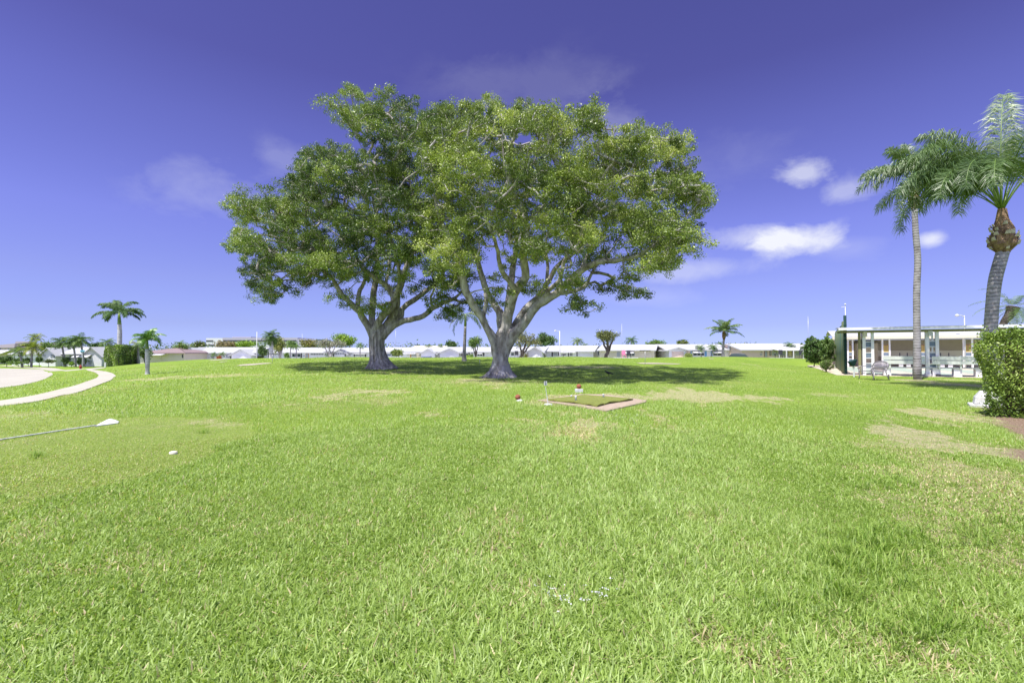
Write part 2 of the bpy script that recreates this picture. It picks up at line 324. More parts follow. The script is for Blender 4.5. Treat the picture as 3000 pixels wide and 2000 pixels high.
GR=[(.045,.08,.018),(.09,.15,.028),(.17,.25,.045),(.31,.39,.085)]
GR2=[(.08,.125,.025),(.155,.215,.04),(.27,.35,.065),(.44,.50,.12)]
def strandsR(tp,tr):
    out=[]
    for i in range(11):
        a=rng.uniform(0,2*pi); P=[];r=[]
        for t in np.linspace(.35,1,9):
            k=t*(len(tp)-1); j=min(int(k),len(tp)-2); f=k-j; c=tp[j]*(1-f)+tp[j+1]*f; R_=tr[j]*(1-f)+tr[j+1]*f
            P.append(c+np.array([cos(a),sin(a),0])*R_*.95); r.append(rng.uniform(.035,.07)); a+=rng.normal()*.1
        out.append((P,r))
    return out
def strandsL(tp,tr):
    out=[]
    for i in range(21):
        a=i*2*pi/21+rng.normal()*.1; tw=rng.uniform(-1.3,.6); P=[];r=[]; w=rng.uniform(.05,.085); s0=rng.uniform(0,.12); s1=rng.uniform(.75,1)
        for t in np.linspace(s0,s1,16):
            k=t*(len(tp)-1); j=min(int(k),len(tp)-2); f=k-j; c=tp[j]*(1-f)+tp[j+1]*f; R_=tr[j]*(1-f)+tr[j+1]*f
            P.append(c+np.array([cos(a),sin(a),0])*(R_+.015)); r.append(w*(1.2-t*.5)); a+=tw/16+rng.normal()*.05
        out.append((P,r))
    return out
# ---- right banyan
Y0=26.1; b=at(1466,1104,Y0); b[2]=gz(b[0],b[1])
limbs=[
 [(1462,1050,26,.42),(1450,1000,25.9,.34),(1425,960,25.6,.22),(1408,925,25.3,.24),(1380,885,25,.25),(1361,840,24.8,.24),(1347,779,24.6,.21),(1335,728,24.4,.17),(1296,655,24,.11),(1270,560,23.6,.07),(1265,470,23.2,.04)],
 [(1466,1085,25.9,.3),(1450,1030,25.7,.22),(1438,985,25.4,.16),(1418,945,25.2,.14),(1396,905,25,.16),(1375,880,25,.2)],
 [(1425,955,25.6,.16),(1416,925,26,.15),(1424,895,26.2,.14),(1422,860,26.3,.11)],
 [(1478,1000,26.3,.42),(1466,940,26.6,.3),(1462,912,26.7,.26),(1436,874,27,.22),(1414,818,27.2,.21),(1403,773,27.4,.18),(1386,734,27.6,.15),(1352,706,27.9,.11),(1325,640,28.3,.07),(1330,520,29,.04)],
 [(1480,1000,26,.45),(1484,945,25.9,.36),(1498,885,25.6,.31),(1515,845,25.2,.28),(1540,812,24.8,.26),(1533,745,24.3,.24),(1541,666,23.8,.2),(1524,600,23.2,.15),(1505,570,22.8,.12),(1480,490,22.2,.07),(1470,400,22,.04)],
 [(1486,960,26.5,.32),(1492,880,27.2,.26),(1500,800,28,.22),(1512,720,28.8,.17),(1515,640,29.5,.12),(1560,540,30,.07),(1580,440,30.3,.04)],
 [(1498,985,26.1,.38),(1515,945,26.3,.27),(1540,905,26.6,.25),(1585,862,27,.23),(1600,835,27.3,.19),(1633,779,27.7,.15),(1678,745,28,.11),(1717,700,28.4,.08),(1740,600,28.8,.05),(1780,520,29,.03)],
 [(1474,1055,26,.3),(1482,1018,26,.37),(1508,978,25.7,.34),(1545,930,25.5,.3),(1577,893,25.3,.27),(1633,857,25,.25),(1689,801,24.6,.22),(1756,767,24.2,.18),(1846,756,23.7,.14),(1913,723,23.2,.11),(1970,683,22.9,.08),(2010,640,22.7,.05),(2050,590,22.6,.03)],
 [(1633,857,25,.18),(1690,852,25.6,.13),(1722,826,26,.11),(1745,780,26.4,.09),(1800,720,27,.06),(1860,600,27.8,.04),(1900,480,28.2,.03)],
 [(1577,893,25.4,.2),(1608,850,24.8,.15),(1640,820,24.3,.13),(1652,770,24,.12),(1690,700,23.4,.08),(1740,600,22.8,.05),(1830,480,22.5,.03)],
 [(1515,850,25.2,.2),(1470,790,24,.15),(1455,720,23,.11),(1420,620,21.8,.07),(1400,500,21,.04),(1370,400,21,.02)],
 [(1600,835,27.3,.14),(1605,780,28.5,.12),(1600,700,29.5,.09),(1640,600,30.5,.06),(1650,480,31,.03)],
 [(1689,801,24.6,.12),(1715,760,24.9,.09),(1730,700,25.4,.07),(1700,620,25.6,.05),(1640,500,25.5,.03)]]
tprof=[(1464,1112,60),(1464,1100,47),(1464,1085,37),(1465,1070,30),(1467,1050,26),(1470,1025,25.5),(1472,1000,27.5),(1476,982,29),(1480,968,25),(1484,955,17)]
roots=[(a,rng.uniform(.75,1.35),rng.uniform(.10,.16),rng.uniform(.5,.95)) for a in np.linspace(0,2*pi,15)[:-1]+rng.normal(size=14)*.08]
massR=[(1390,365,115,80,1),(1310,300,40,22,.5),(1540,345,130,65,1),(1655,385,75,80,1),(1330,460,105,110,1),(1480,470,150,130,1),(1620,500,120,100,1),(1865,425,105,65,1),(1960,430,60,60,.8),(1790,510,120,85,1),(1950,545,125,90,1),(2050,585,50,70,.8),(2085,600,25,30,.5),(1720,600,120,110,1),(1870,660,150,85,.9),(2015,680,65,70,.8),(1390,610,115,95,1),(1500,620,110,90,.9),(1620,690,110,80,.6),(1750,730,110,60,.6),(1340,700,80,90,.9),(1350,820,55,70,.4),(1440,800,70,80,.3),(1855,790,55,60,.45),(1870,850,30,38,.4),(1905,760,60,50,.5),(1700,885,45,32,.8),(1680,840,80,40,.35),(1560,740,90,70,.35),(1765,830,60,60,.4),(1720,330,30,40,.4),(1440,290,70,25,.5),(1980,740,60,40,.4),(1560,830,60,50,.2),(1260,600,50,110,.8)]
big_tree('banyan_tree','broad banyan whose smooth grey trunk splits low, one long limb reaching far right',b,Y0,limbs,tprof,roots,massR,strandsR,(92,GR2),'bark2',3500,1660,450,'two large banyan trees on the lawn')
# ---- left banyan
Y0=32.0; b=at(1113,1079,Y0); b[2]=gz(b[0],b[1])
limbs=[
 [(1100,1000,32,.5),(1092,978,31.9,.34),(1076,955,31.7,.28),(1060,925,31.5,.27),(1044,903,31.3,.25),(1018,880,31,.2),(996,857,30.8,.18),(973,817,30.5,.15),(940,790,30.2,.12),(900,740,29.8,.08),(840,680,29.4,.05),(780,620,29,.03)],
 [(1050,908,31.4,.22),(1049,880,31.6,.19),(1054,850,31.9,.17),(1068,825,32.1,.14),(1062,780,32.3,.1),(1000,700,33,.06),(900,620,33.5,.03)],
 [(1096,985,32,.4),(1108,945,31.7,.3),(1130,915,31.4,.29),(1150,895,31.3,.27),(1152,868,31.2,.24),(1130,835,31,.21),(1090,808,30.6,.18),(1048,770,30.1,.14),(1030,750,30,.1),(980,650,29.3,.06),(930,540,28.8,.03)],
 [(1104,990,32.2,.42),(1140,945,32.2,.36),(1160,905,32,.33),(1163,865,31.8,.3),(1178,820,31.6,.26),(1192,780,31.3,.2),(1215,720,31,.15),(1220,640,30.7,.1),(1190,480,30.3,.06),(1150,350,30,.03)],
 [(1092,990,32.8,.34),(1090,930,33.2,.27),(1094,870,33.6,.27),(1100,810,34,.24),(1105,740,34.5,.17),(1100,640,35,.1),(1080,520,35.4,.06),(1050,400,35.5,.03)],
 [(1118,985,32,.42),(1140,960,32.1,.38),(1168,937,32.3,.34),(1180,905,32.5,.22),(1214,880,32.8,.22),(1250,850,33.1,.19),(1278,828,33.4,.15),(1306,783,33.8,.1),(1300,700,34.3,.06),(1280,560,35,.03)],
 [(1150,955,32.1,.28),(1185,940,32,.23),(1215,933,31.8,.22),(1240,925,31.6,.21),(1268,905,31.4,.2),(1300,885,31.2,.17),(1335,872,31,.12),(1360,840,30.8,.07),(1380,780,30.5,.03)],
 [(1150,890,31.3,.2),(1165,850,30.4,.17),(1170,800,29.4,.14),(1150,720,28.2,.1),(1120,600,27,.06),(1080,450,26.2,.03)],
 [(1268,905,31.4,.12),(1262,870,31,.1),(1272,840,30.6,.08),(1260,780,30,.04)],
 [(1130,835,31,.14),(1140,790,31.5,.12),(1130,740,32,.1),(1060,640,32.5,.06),(980,520,33,.03)]]
tprof=[(1118,1084,60),(1117,1076,46),(1114,1065,36),(1110,1050,28),(1106,1030,23.5),(1103,1010,22.5),(1104,992,23.5),(1108,978,24),(1116,965,19),(1124,952,12)]
roots=[(a,rng.uniform(.8,1.5) if cos(a)>0 else rng.uniform(.5,1.0),rng.uniform(.09,.14),rng.uniform(.5,.9)) for a in np.linspace(0,2*pi,17)[:-1]+rng.normal(size=16)*.08]
massL=[(1080,350,105,75,1),(1050,275,40,28,.6),(1150,300,70,40,.8),(1000,320,45,45,.6),(1190,430,115,120,1),(1290,330,60,70,.7),(950,480,95,60,1),(1070,530,160,120,1),(900,580,130,90,1),(780,610,105,60,1),(715,590,40,40,.6),(705,660,45,60,.7),(830,700,140,90,1),(740,740,60,70,.8),(780,830,85,50,.7),(960,750,130,90,1),(1060,690,140,110,1),(1190,650,115,140,1),(930,810,55,40,.6),(1000,855,40,35,.5),(1240,790,85,80,.6),(1290,850,60,50,.6),(1130,790,90,60,.4),(1090,885,26,28,.5),(1330,900,40,28,.4),(1150,830,50,40,.3),(880,450,40,30,.5),(1020,250,20,20,.3),(720,800,40,50,.5),(1330,820,50,60,.6),(1380,890,30,30,.3)]
big_tree('banyan_tree','banyan tree with a fluted twisted root-wrapped trunk, the farther and darker of the two',b,Y0,limbs,tprof,roots,massL,strandsL,(92,GR),'bark',3800,1010,400,'two large banyan trees on the lawn')

# ================================================================ palms
PG=[(.045,.09,.025),(.085,.155,.04),(.16,.24,.08),(.36,.41,.27)]
PY=[(.09,.15,.02),(.18,.24,.03),(.32,.34,.05)]
def frond(base,az,el,L,droop,nl,ll,lw,plume=.2,seg=2,swirl=0,stalk=.12,fold=.5,down=.45,r=rng):
    n=14; P=[np.array(base,float)]; e=el; a=az; ds=L/n
    for i in range(n):
        P.append(P[-1]+ds*np.array([cos(e)*sin(a),cos(e)*cos(a),sin(e)])); e-=droop/n*(.45+1.1*i/n); a+=swirl/n
    P=np.array(P); T=np.gradient(P,axis=0); T/=np.linalg.norm(T,axis=1)[:,None]
    s=np.linspace(stalk,1,nl)*n; i=np.minimum(s.astype(int),n-1); f=(s-i)[:,None]
    B=P[i]*(1-f)+P[i+1]*f; TT=T[i]*(1-f)+T[i+1]*f
    side=np.cross(TT,[0,0,1.]); side/=np.linalg.norm(side,axis=1)[:,None]+1e-6; up=np.cross(side,TT)
    t=np.linspace(0,1,nl); prof=ll*(.35+.65*np.sin(np.pi*np.clip(t*.85+.12,0,1)))
    Vs=[]
    for sg in (-1,1):
        d=side*sg*.9+TT*(.35+.5*t[:,None])+up*(fold*(.1+r.normal(size=(nl,1))*plume)); d+=r.normal(size=(nl,3))*plume*.45; d/=np.linalg.norm(d,axis=1)[:,None]
        l=(prof*(.8+.35*r.random(nl)))[:,None]
        d2=d*1.; d2[:,2]-=down*(1+r.random(nl)); d2/=np.linalg.norm(d2,axis=1)[:,None]
        w=TT*lw*.5
        m=B+d*l*.5; tip=m+d2*l*.55
        Vs.append(np.stack([B-w*.6,B+w*.6,m+w,m-w],1)); Vs.append(np.stack([m-w,m+w,tip+w*.15,tip-w*.15],1))
    V=np.concatenate([v.reshape(-1,3) for v in Vs]); 
    return P,V,np.arange(len(V)).reshape(-1,4)
def palm(name,label,trunk,radii,crown,nf,L,elr,droop,nl,ll,lw,cols,plume=.2,shaft=None,bark='ring',group=None,seed=1,separate=False,azs=None,boot=None,cat='palm tree',down=.45,swirl=0,ex=None,k=12,stalk=.12,wind=0):
    r=np.random.default_rng(seed); trunk=np.array(trunk,float)
    root=thing(name,trunk[0],label,cat,group)
    t=MB(); m=len(trunk); s=np.linspace(0,m-1,max(10,m*5)); P=np.array([[np.interp(x,range(m),trunk[:,q]) for q in range(3)] for x in s]); rr=np.interp(s,range(m),radii)
    for q in range(3):
        ker=np.ones(5)/5; pad=np.r_[[P[0,q]]*2,P[:,q],[P[-1,q]]*2]; sm=np.convolve(pad,ker,'valid'); sm[0]=P[0,q]; sm[-1]=P[-1,q]; P[:,q]=sm
    t.tube(P,rr,k); t.build('trunk',bark,root,smooth=True)
    top=trunk[-1].copy(); dirn=trunk[-1]-trunk[-2]; dirn/=np.linalg.norm(dirn)
    if boot: boot(root,top,dirn,radii[-1],r)
    if shaft:
        sl,sr,sm=shaft; MB().tube([top,top+dirn*sl*.15,top+dirn*sl*.5,top+dirn*sl],[radii[-1],sr,sr*.85,sr*.5],12).build('crownshaft',sm,root,smooth=True); top=top+dirn*sl*.95
    A=[];Qs=[];cols_=[];n0=0; rach=MB()
    for i in range(nf):
        u=(i+.5)/nf; az=(azs[i] if azs is not None and i<len(azs) else i*2.399963+r.normal()*.15); el=R(elr[0]+(elr[1]-elr[0])*u**.8)+r.normal()*.09
        az+=wind*math.sin(-az)*.4
        Lf=L*(.86+.28*r.random())*(ex[i] if ex else 1)
        P,V,Q=frond(top+np.array([sin(az),cos(az),0])*.03,az,el,Lf*(.92 if (separate and i<2) else 1),droop*(.8+.45*r.random())*((.4,.7)[i] if (separate and i<2) else 1),nl,ll,lw,plume,swirl=swirl*r.normal(),down=down,stalk=stalk,r=r)
        col=leafcols(len(Q),cols,r,base=np.full(len(Q),r.uniform(.2,.9)*(len(cols)-1)))
        rt=MB().tube(P,np.linspace(max(.012,lw*.9),.006,len(P)),4)
        if separate:
            fo=npmesh('frond',V,Q,'palm',root,col=np.repeat(col,4,0)); rt.build('rachis','shaft',fo,smooth=True)
        else:
            A.append(V);Qs.append(Q+n0);n0+=len(V);cols_.append(np.repeat(col,4,0)); rach.tube(P,np.linspace(max(.02,lw*.5),.008,len(P)),3)
    if not separate:
        npmesh('crown',np.concatenate(A),np.concatenate(Qs),'fpalm',root,col=np.concatenate(cols_))
    return root
# ---- the two queen palms beside the court
def qboot(h,r0,r1,bulge):
    def f(root,top,d,rt,r):
        b=MB(); prof=[(rt,-.02*h),(rt*1.05,0),(bulge,.16*h),(bulge*.95,.32*h),(bulge*.68,.52*h),(rt*1.0,.75*h),(r1,h)]
        b.lathe(top,prof,14,lambda a,z,R_:R_*(1+.16*np.sin(a*5+z*7)+.08*r.normal(size=len(a)))).build('boot','boot',root)
        for i in range(34):
            a=r.uniform(0,2*pi); z=r.uniform(.04,.7)*h; R_=np.interp(z/h,[0,.16,.32,.52,.75,1],[rt,bulge,bulge*.95,bulge*.68,rt,r1]); c=top+np.array([cos(a)*R_*.98,sin(a)*R_*.98,z]); w=r.uniform(.5,1)*bulge*.5
            tn=np.array([-sin(a),cos(a),0]); o=np.array([cos(a),sin(a),0]); s=MB(); s.slab([c-tn*w*.5,c+tn*w*.5+o*.02,c+tn*w*.3+o*bulge*.14+np.array([0,0,w*.9]),c-tn*w*.3+o*bulge*.12+np.array([0,0,w*.7])],o*.03); s.build('cut_frond_stub','scar',root)
        top+=np.array([0,0,h*.97])
    return f
Yp=24.0; tr=[at(2688,1112,Yp),at(2686,950,Yp),at(2685,850,Yp),at(2690,760,Yp),at(2682,680,Yp),at(2680,612,Yp)]; tr[0][2]=gz(tr[0][0],tr[0][1])-.05
palm('queen_palm','tall thin queen palm with a leaning fibre boot, standing by the long bench',tr,[.175,.148,.145,.14,.132,.12],None,12,2.5,(86,50),1.9,130,.50,.032,PG,.8,boot=qboot(1.35,.12,.09,.235),group='queen palms beside the court',seed=3,separate=True,bark='ring',down=.55,k=16,stalk=.3)
Yp=17.0; tr=[at(2900,1115,Yp),at(2902,960,Yp),at(2909,870,Yp),at(2916,815,Yp),at(2930,765,Yp),at(2938,738,Yp)]; tr[0][2]=gz(tr[0][0],tr[0][1])-.05
palm('queen_palm','thick queen palm behind the hedge with a big shaggy brown boot',tr,[.20,.185,.185,.19,.19,.185],None,24,4.7,(89,50),2.4,190,.80,.030,PG,.75,boot=qboot(1.55,.185,.12,.40),group='queen palms beside the court',seed=5,separate=True,bark='ring',down=.8,azs=[.9,-1.3,-1.3,.9,-.6,2.2,-1.7,-1.0,3.1,.4,-2.1,1.9,-1.45,-.2,2.7,1.2,-2.6,-1.15,.1,-1.9,-1.2,-.8,-1.6,-2.3,.3,-1.5],k=16,stalk=.24)
# curved palm behind the shelter
Yp=44; tr=[at(2915,1060,Yp),at(2925,985,Yp),at(2940,945,Yp),at(2962,918,Yp),at(2968,900,Yp)]
palm('date_palm','small curved palm with a dark shaggy head rising behind the shelter roof',tr,[.3,.28,.28,.38,.5],None,22,2.9,(80,-45),1.3,40,.5,.04,PG,.2,bark='darkbark',seed=8,down=.3)
# royal palm, far left
def gb(px,py,Y): p=at(px,py,Y); p[2]=gz(p[0],p[1])-.1; return p
Yp=80; tr=[gb(350,1070,Yp),at(350,1010,Yp),at(351,975,Yp),at(350,950,Yp)]
palm('royal_palm','tall royal palm with a smooth pale trunk rising behind the big clipped hedge',tr,[.38,.36,.33,.29],None,18,3.5,(84,5),1.6,70,.95,.12,[(.03,.08,.02),(.06,.13,.03),(.12,.2,.05)],.28,shaft=(2.0,.27,'shaft'),bark='ringw',seed=11,azs=[-.9,.3,-1.2,-1.5,-1.0,-1.7,-1.4,-.6,.5,1.3,1.7,1.5,1.0,-2.0,2.2,-1.3],down=.7)
# christmas palm on the left lawn
Yp=31.0; tr=[at(432,1097,Yp),at(432,1085,Yp),at(432,1060,Yp),at(431,1022,Yp)]; tr[0][2]=gz(tr[0][0],tr[0][1])-.03
palm('young_palm','young palm with a bulging grey trunk standing alone on the left lawn',tr,[.145,.11,.135,.11],None,12,1.0,(85,15),1.9,34,.42,.038,[(.07,.17,.03),(.12,.26,.04),(.22,.36,.08)],.14,shaft=(.6,.10,'shaft'),bark='ringw',seed=14,separate=True,down=.5,k=16)
# slim palm between the banyans
Yp=45; tr=[gb(1360,1058,Yp),at(1360,1035,Yp),at(1362,985,Yp),at(1363,956,Yp)]
palm('slim_palm','slim grey-trunked palm growing between the two banyans',tr,[.26,.17,.14,.12],None,12,2.3,(60,-25),1.3,34,.5,.06,PG+[(.4,.4,.2)],.2,shaft=(1.2,.13,'shaft'),bark='ring',seed=16,down=.5,azs=[-1.5,-1.1,-2,1.4,.4,2.2,-.3,1.9,-1.7,3,.9,-1.3])
# background palms: px, ground py hint, trunk-top py, Y, frond L(px), n, label, kw
PD=[(.04,.09,.025),(.075,.15,.035),(.13,.22,.05),(.20,.29,.08)]
def bpalm(px,top,Y,Lpx,nf,label,dx=0,rad=.14,cols=PD,el=(75,-20),droop=1.4,bark='ring',plume=.2,seed=1,shaft=None,group='palms in the gardens across the lawn',extra=None,name='garden_palm'):
    b=gb(px,1060,Y); tr=[b,(b+at(px+dx*.6,top,Y))/2,at(px+dx,top,Y)]
    L=Lpx/F*Y
    palm(name,label,tr,[rad*1.25,rad,rad*.9],None,int(nf*1.6),L*1.05,el,droop,30,L*.34,L*.034,cols,plume,shaft=shaft,bark=bark,seed=seed,group=group,k=8)
bpalm(92,1020,79,30,14,'bushy golden-green palm beside the pale road, with two close stems',dx=3,cols=PY,seed=21,el=(80,-30))
bpalm(66,1030,80,22,12,'short leaning palm just left of the golden-green palm',dx=-10,seed=22)
bpalm(104,990,95,22,12,'yellow-green palm rising behind the grey-roofed house at far left',cols=PY,seed=23)
bpalm(190,1003,82,28,15,'left palm of the leafy trio in front of the white gabled house',dx=-10,seed=24)
bpalm(222,1002,81,28,15,'middle palm of the leafy trio in front of the white gabled house',dx=-8,seed=25)
bpalm(247,998,81,30,15,'right palm of the leafy trio, nearest the street sign',dx=-12,seed=26)
bpalm(316,1004,92,22,12,'dark windswept palm just left of the royal palm trunk',seed=27,dx=0)
bpalm(405,1010,62,24,12,'drooping palm half hidden behind the big clipped hedge',seed=28,cols=PG[1:]+[(.4,.34,.1)])
bpalm(527,1010,110,20,11,'hazy palm above the mauve roof',seed=29)
bpalm(560,1012,115,13,9,'small yellow palm between the mauve roof and the office block',seed=30,cols=PY)
bpalm(626,1040,78,12,12,'little fan-like palm by the long white house, left of a red-leaved shrub',seed=31,rad=.09)
bpalm(650,1038,78,12,11,'little green palm above a red-leaved shrub by the long white house',seed=32,rad=.09)
bpalm(795,985,66,28,22,'thick-headed dark palm on a stout trunk in front of the white car',seed=33,el=(80,-55),droop=1.5,rad=.27,bark='ringw',cols=[(.04,.09,.02),(.08,.15,.03),(.14,.22,.06)])
bpalm(851,1015,80,13,10,'slender palm left of the house with framed front windows',seed=34,rad=.08)
bpalm(868,1017,80,13,10,'slender palm in front of the house with framed front windows',seed=35,rad=.08)
bpalm(1055,1013,84,14,11,'thin palm standing just left of the fluted banyan trunk',seed=36,rad=.09)
bpalm(1255,1014,105,12,10,'palm showing above the white roofs between the banyans, near the tan roof',seed=37)
bpalm(1291,1014,108,11,10,'small palm above the white roofs left of the slim palm',seed=38)
bpalm(1692,1000,100,20,12,'palm rising above the roof right of the street lamp',seed=39,cols=PG[1:])
bpalm(1714,1012,102,12,10,'lower palm beside the one above the roof right of the street lamp',seed=40,cols=PG[1:])
bpalm(1849,998,98,20,13,'palm above the roof just right of the leaning tree',seed=41)
bpalm(2058,1020,74,17,13,'left palm of the pair with crossing stems before the blue-shuttered house',dx=-8,seed=42,rad=.1)
bpalm(2080,1018,74,17,13,'right palm of the pair with crossing stems before the blue-shuttered house',dx=8,seed=43,rad=.1)
bpalm(2108,1008,96,12,10,'pale palm behind the roof of the blue-shuttered house',seed=44)
bpalm(1944,1012,100,15,10,'dark palm behind the roofs left of the pink garage',seed=45)
bpalm(2314,1012,72,17,12,'small palm in front of the peach house porch',seed=46,rad=.08)
bpalm(318,1040,95,12,8,'small fan palm right of the royal palm',seed=47)
Yp=62; tr=[gb(2118,1050,Yp),at(2118,1030,Yp),at(2120,1000,Yp),at(2121,992,Yp)]
palm('coconut_palm','lone feathery palm on the lawn edge with a swollen brown neck',tr,[.26,.17,.13,.15],None,18,2.25,(88,8),1.2,50,.62,.065,PG,.22,bark='ring',seed=50,down=.45,boot=lambda root,top,d,rt,r:(MB().lathe(top,[(.14,-.1),(.24,.25),(.24,.55),(.17,.85),(.1,1.0)],10).build('boot','boot',root,smooth=True),top.__iadd__(np.array([0,0,.9]))))

# ================================================================ background trees and shrubs
def leafy(name,label,cat,base,blobs,n,size,cols,stems=None,group=None,bark='darkbark',per=26,crad=.45,seed=1,up=.3):
    """blobs: list of (centre xyz, radii xyz)"""
    r=np.random.default_rng(seed); root=thing(name,base,label,cat,group)
    vol=np.array([b[1][0]*b[1][1]*b[1][2] for b in blobs])**.7; k=np.maximum(2,(n*vol/vol.sum())).astype(int); T=[];tone=[]
    for (c,rad),kk in zip(blobs,k):
        a=r.normal(size=(kk,3)); a/=np.linalg.norm(a,axis=1)[:,None]; a*=(r.random((kk,1))**.4); T.append(np.array(c)+a*np.array(rad)); tone+=[r.uniform(.25,.75)]*kk
    T=np.concatenate(T); tone=np.array(tone)+r.normal(size=len(T))*.2
    if stems:
        sk=[];tb=MB()
        for P,rr in stems:
            P=np.array(P,float); m=len(P); s=np.linspace(0,m-1,m*4); PP=np.array([[np.interp(x,range(m),P[:,q]) for q in range(3)] for x in s]); PP[1:-1]+=r.normal(size=(len(PP)-2,3))*rr*.2
            tb.tube(PP,np.linspace(rr,rr*.4,len(PP)),8); sk+=list(PP[len(PP)//3:])
        tb.build('trunk',bark,root,smooth=True)
        Pn,par,cnt,ns=grow(np.array(sk),[-1]*len(sk),T,step=1.0,r=r); rad=np.minimum(.02*np.maximum(cnt,1)**.5,stems[0][1]*.5); idx=np.arange(ns,len(Pn)); pr=par[idx]
        V,Q=frusta(Pn[pr],Pn[idx],np.where(pr>=ns,rad[pr],rad[idx]),rad[idx],4); npmesh('branches',V,Q,bark,root)
    N=len(T)*per; off=r.normal(size=(N,3)); off/=np.linalg.norm(off,axis=1)[:,None]; off*=r.random((N,1))**.5*crad*np.repeat(r.uniform(.6,1.25,len(T)),per)[:,None]
    V,Q=kites(np.repeat(T,per,0)+off,size,up,.55,r); V[:,2]=np.maximum(V[:,2],base[2]+.02)
    col=leafcols(N,cols,r,base=np.clip(np.repeat(tone,per),0,1)*(len(cols)-1)); npmesh('crown' if stems else 'foliage',V,Q,'leaf',root,col=np.repeat(col,4,0))
    return root
DK=[(.05,.10,.03),(.09,.16,.04),(.15,.24,.06)]; MG=[(.08,.15,.03),(.14,.24,.05),(.23,.34,.08)]; YG=[(.12,.22,.02),(.22,.36,.03),(.34,.48,.05)]; OL=[(.10,.12,.04),(.18,.20,.07),(.30,.30,.13)]; GY=[(.20,.20,.15),(.30,.29,.22),(.20,.26,.09)]
def btree(px0,px1,py0,py1,Y,label,cols,name='garden_tree',n=90,trunkpx=None,group='trees in the gardens across the lawn',seed=1,sparse=1,lean=0,bark='darkbark',tr=.16,nb=6):
    r=np.random.default_rng(seed+900); cx=(px0+px1)/2; rx=(px1-px0)/2/F*Y; rz=(py1-py0)/2/F*Y; c=at(cx,(py0+py1)/2,Y)
    blobs=[(c+np.array([r.uniform(-.55,.55)*rx,r.uniform(-.5,.5)*rx,r.uniform(-.45,.5)*rz]),(rx*.5,rx*.5,rz*.52)) for _ in range(nb)]+[(c,(rx*.8,rx*.7,rz*.6))]
    bp=gb(trunkpx or cx,1060,Y); top=c+np.array([0,0,-rz*.2])
    stems=[([bp,bp*.5+top*.5+np.array([lean,0,0]),top],tr),([bp*.55+top*.45+np.array([lean,0,0]),c+np.array([rx*.5,0,0])],tr*.6),([bp*.55+top*.45+np.array([lean,0,0]),c+np.array([-rx*.5,.3,0])],tr*.6)]
    leafy(name,label,'tree',bp,blobs,int(n*sparse),.26*Y/85,cols,stems,group,bark,per=22,crad=.55*Y/85,seed=seed)
btree(970,1055,975,1018,100,'large bright lime-green round tree behind the white roofs, left of the fluted banyan',YG,n=190,seed=2,nb=9)
btree(918,1010,990,1022,84,'pale grey-leaved spreading tree with a leaning trunk, before the lime-green tree',GY,n=90,trunkpx=972,seed=3,sparse=.9,tr=.22,bark='bark2')
btree(1371,1412,988,1020,74,'small round green tree leaning over a driveway, just right of the slim palm',MG,n=90,trunkpx=1396,seed=4,tr=.17)
btree(1498,1590,962,1022,74,'dry brownish many-stemmed tree beside the right banyan trunk',OL,n=110,trunkpx=1515,seed=5,sparse=.9,tr=.3)
btree(1562,1632,978,1016,100,'dense dark-green round tree behind the roofs, left of the street lamp',DK+[(.14,.2,.05)],n=150,seed=6)
btree(1737,1824,955,1008,68,'leaning forked tree with an olive crown on the lawn edge',OL[:2]+[(.20,.26,.06)],n=130,trunkpx=1765,seed=7,lean=.4,tr=.32)
btree(756,782,1010,1050,80,'dense dark shrub-like tree between two white houses, left of the thick-headed palm',DK,n=60,seed=8)
btree(800,840,985,1040,70,'yellow-green tree with pale aerial stems behind the thick-headed palm',[(.12,.16,.03),(.2,.26,.05),(.36,.36,.1)],n=90,seed=9,tr=.25,bark='bark2')
btree(1985,2020,998,1012,105,'low round olive tree behind the white roof, left of the palm pair',OL[:2]+YG[:1],n=50,seed=10)
btree(2140,2170,1008,1048,76,'bushy green tree between two houses by the grey car',MG,n=90,seed=11)
btree(838,870,1000,1020,96,'small green tree behind the slender palm pair',MG,n=50,seed=12)
btree(875,935,996,1020,110,'brownish round tree in front of the far office block',[(.22,.18,.07),(.26,.24,.06),(.16,.24,.04)],n=70,seed=13)
btree(635,700,1000,1020,110,'dry brown tree in front of the far office block, left half',[(.26,.20,.09),(.30,.25,.12)],n=80,seed=14)
btree(690,750,1000,1018,108,'yellow-green low tree in front of the far office block',YG,n=80,seed=15)
btree(1308,1340,1000,1018,112,'dark small tree above the white roofs left of the slim palm',DK,n=50,seed=16)
btree(1890,1950,996,1016,112,'green tree behind the long white house, right of the leaning tree',MG,n=80,seed=17)
btree(125,165,1000,1040,88,'green tree rising left of the white gabled house',MG,n=80,seed=18)
btree(565,602,1000,1020,112,'olive-green tree left of the office block',OL[:2]+YG[:1],n=50,seed=19)
btree(505,550,1008,1034,84,'red-tinged leafy tree at the right end of the mauve roof',MG+[(.3,.16,.1)],n=80,seed=20)
btree(400,450,1015,1055,74,'leafy tree just behind the young palm',MG,n=80,seed=21)
btree(268,300,1004,1020,120,'faint green tree left of the royal palm',DK,n=40,seed=22)
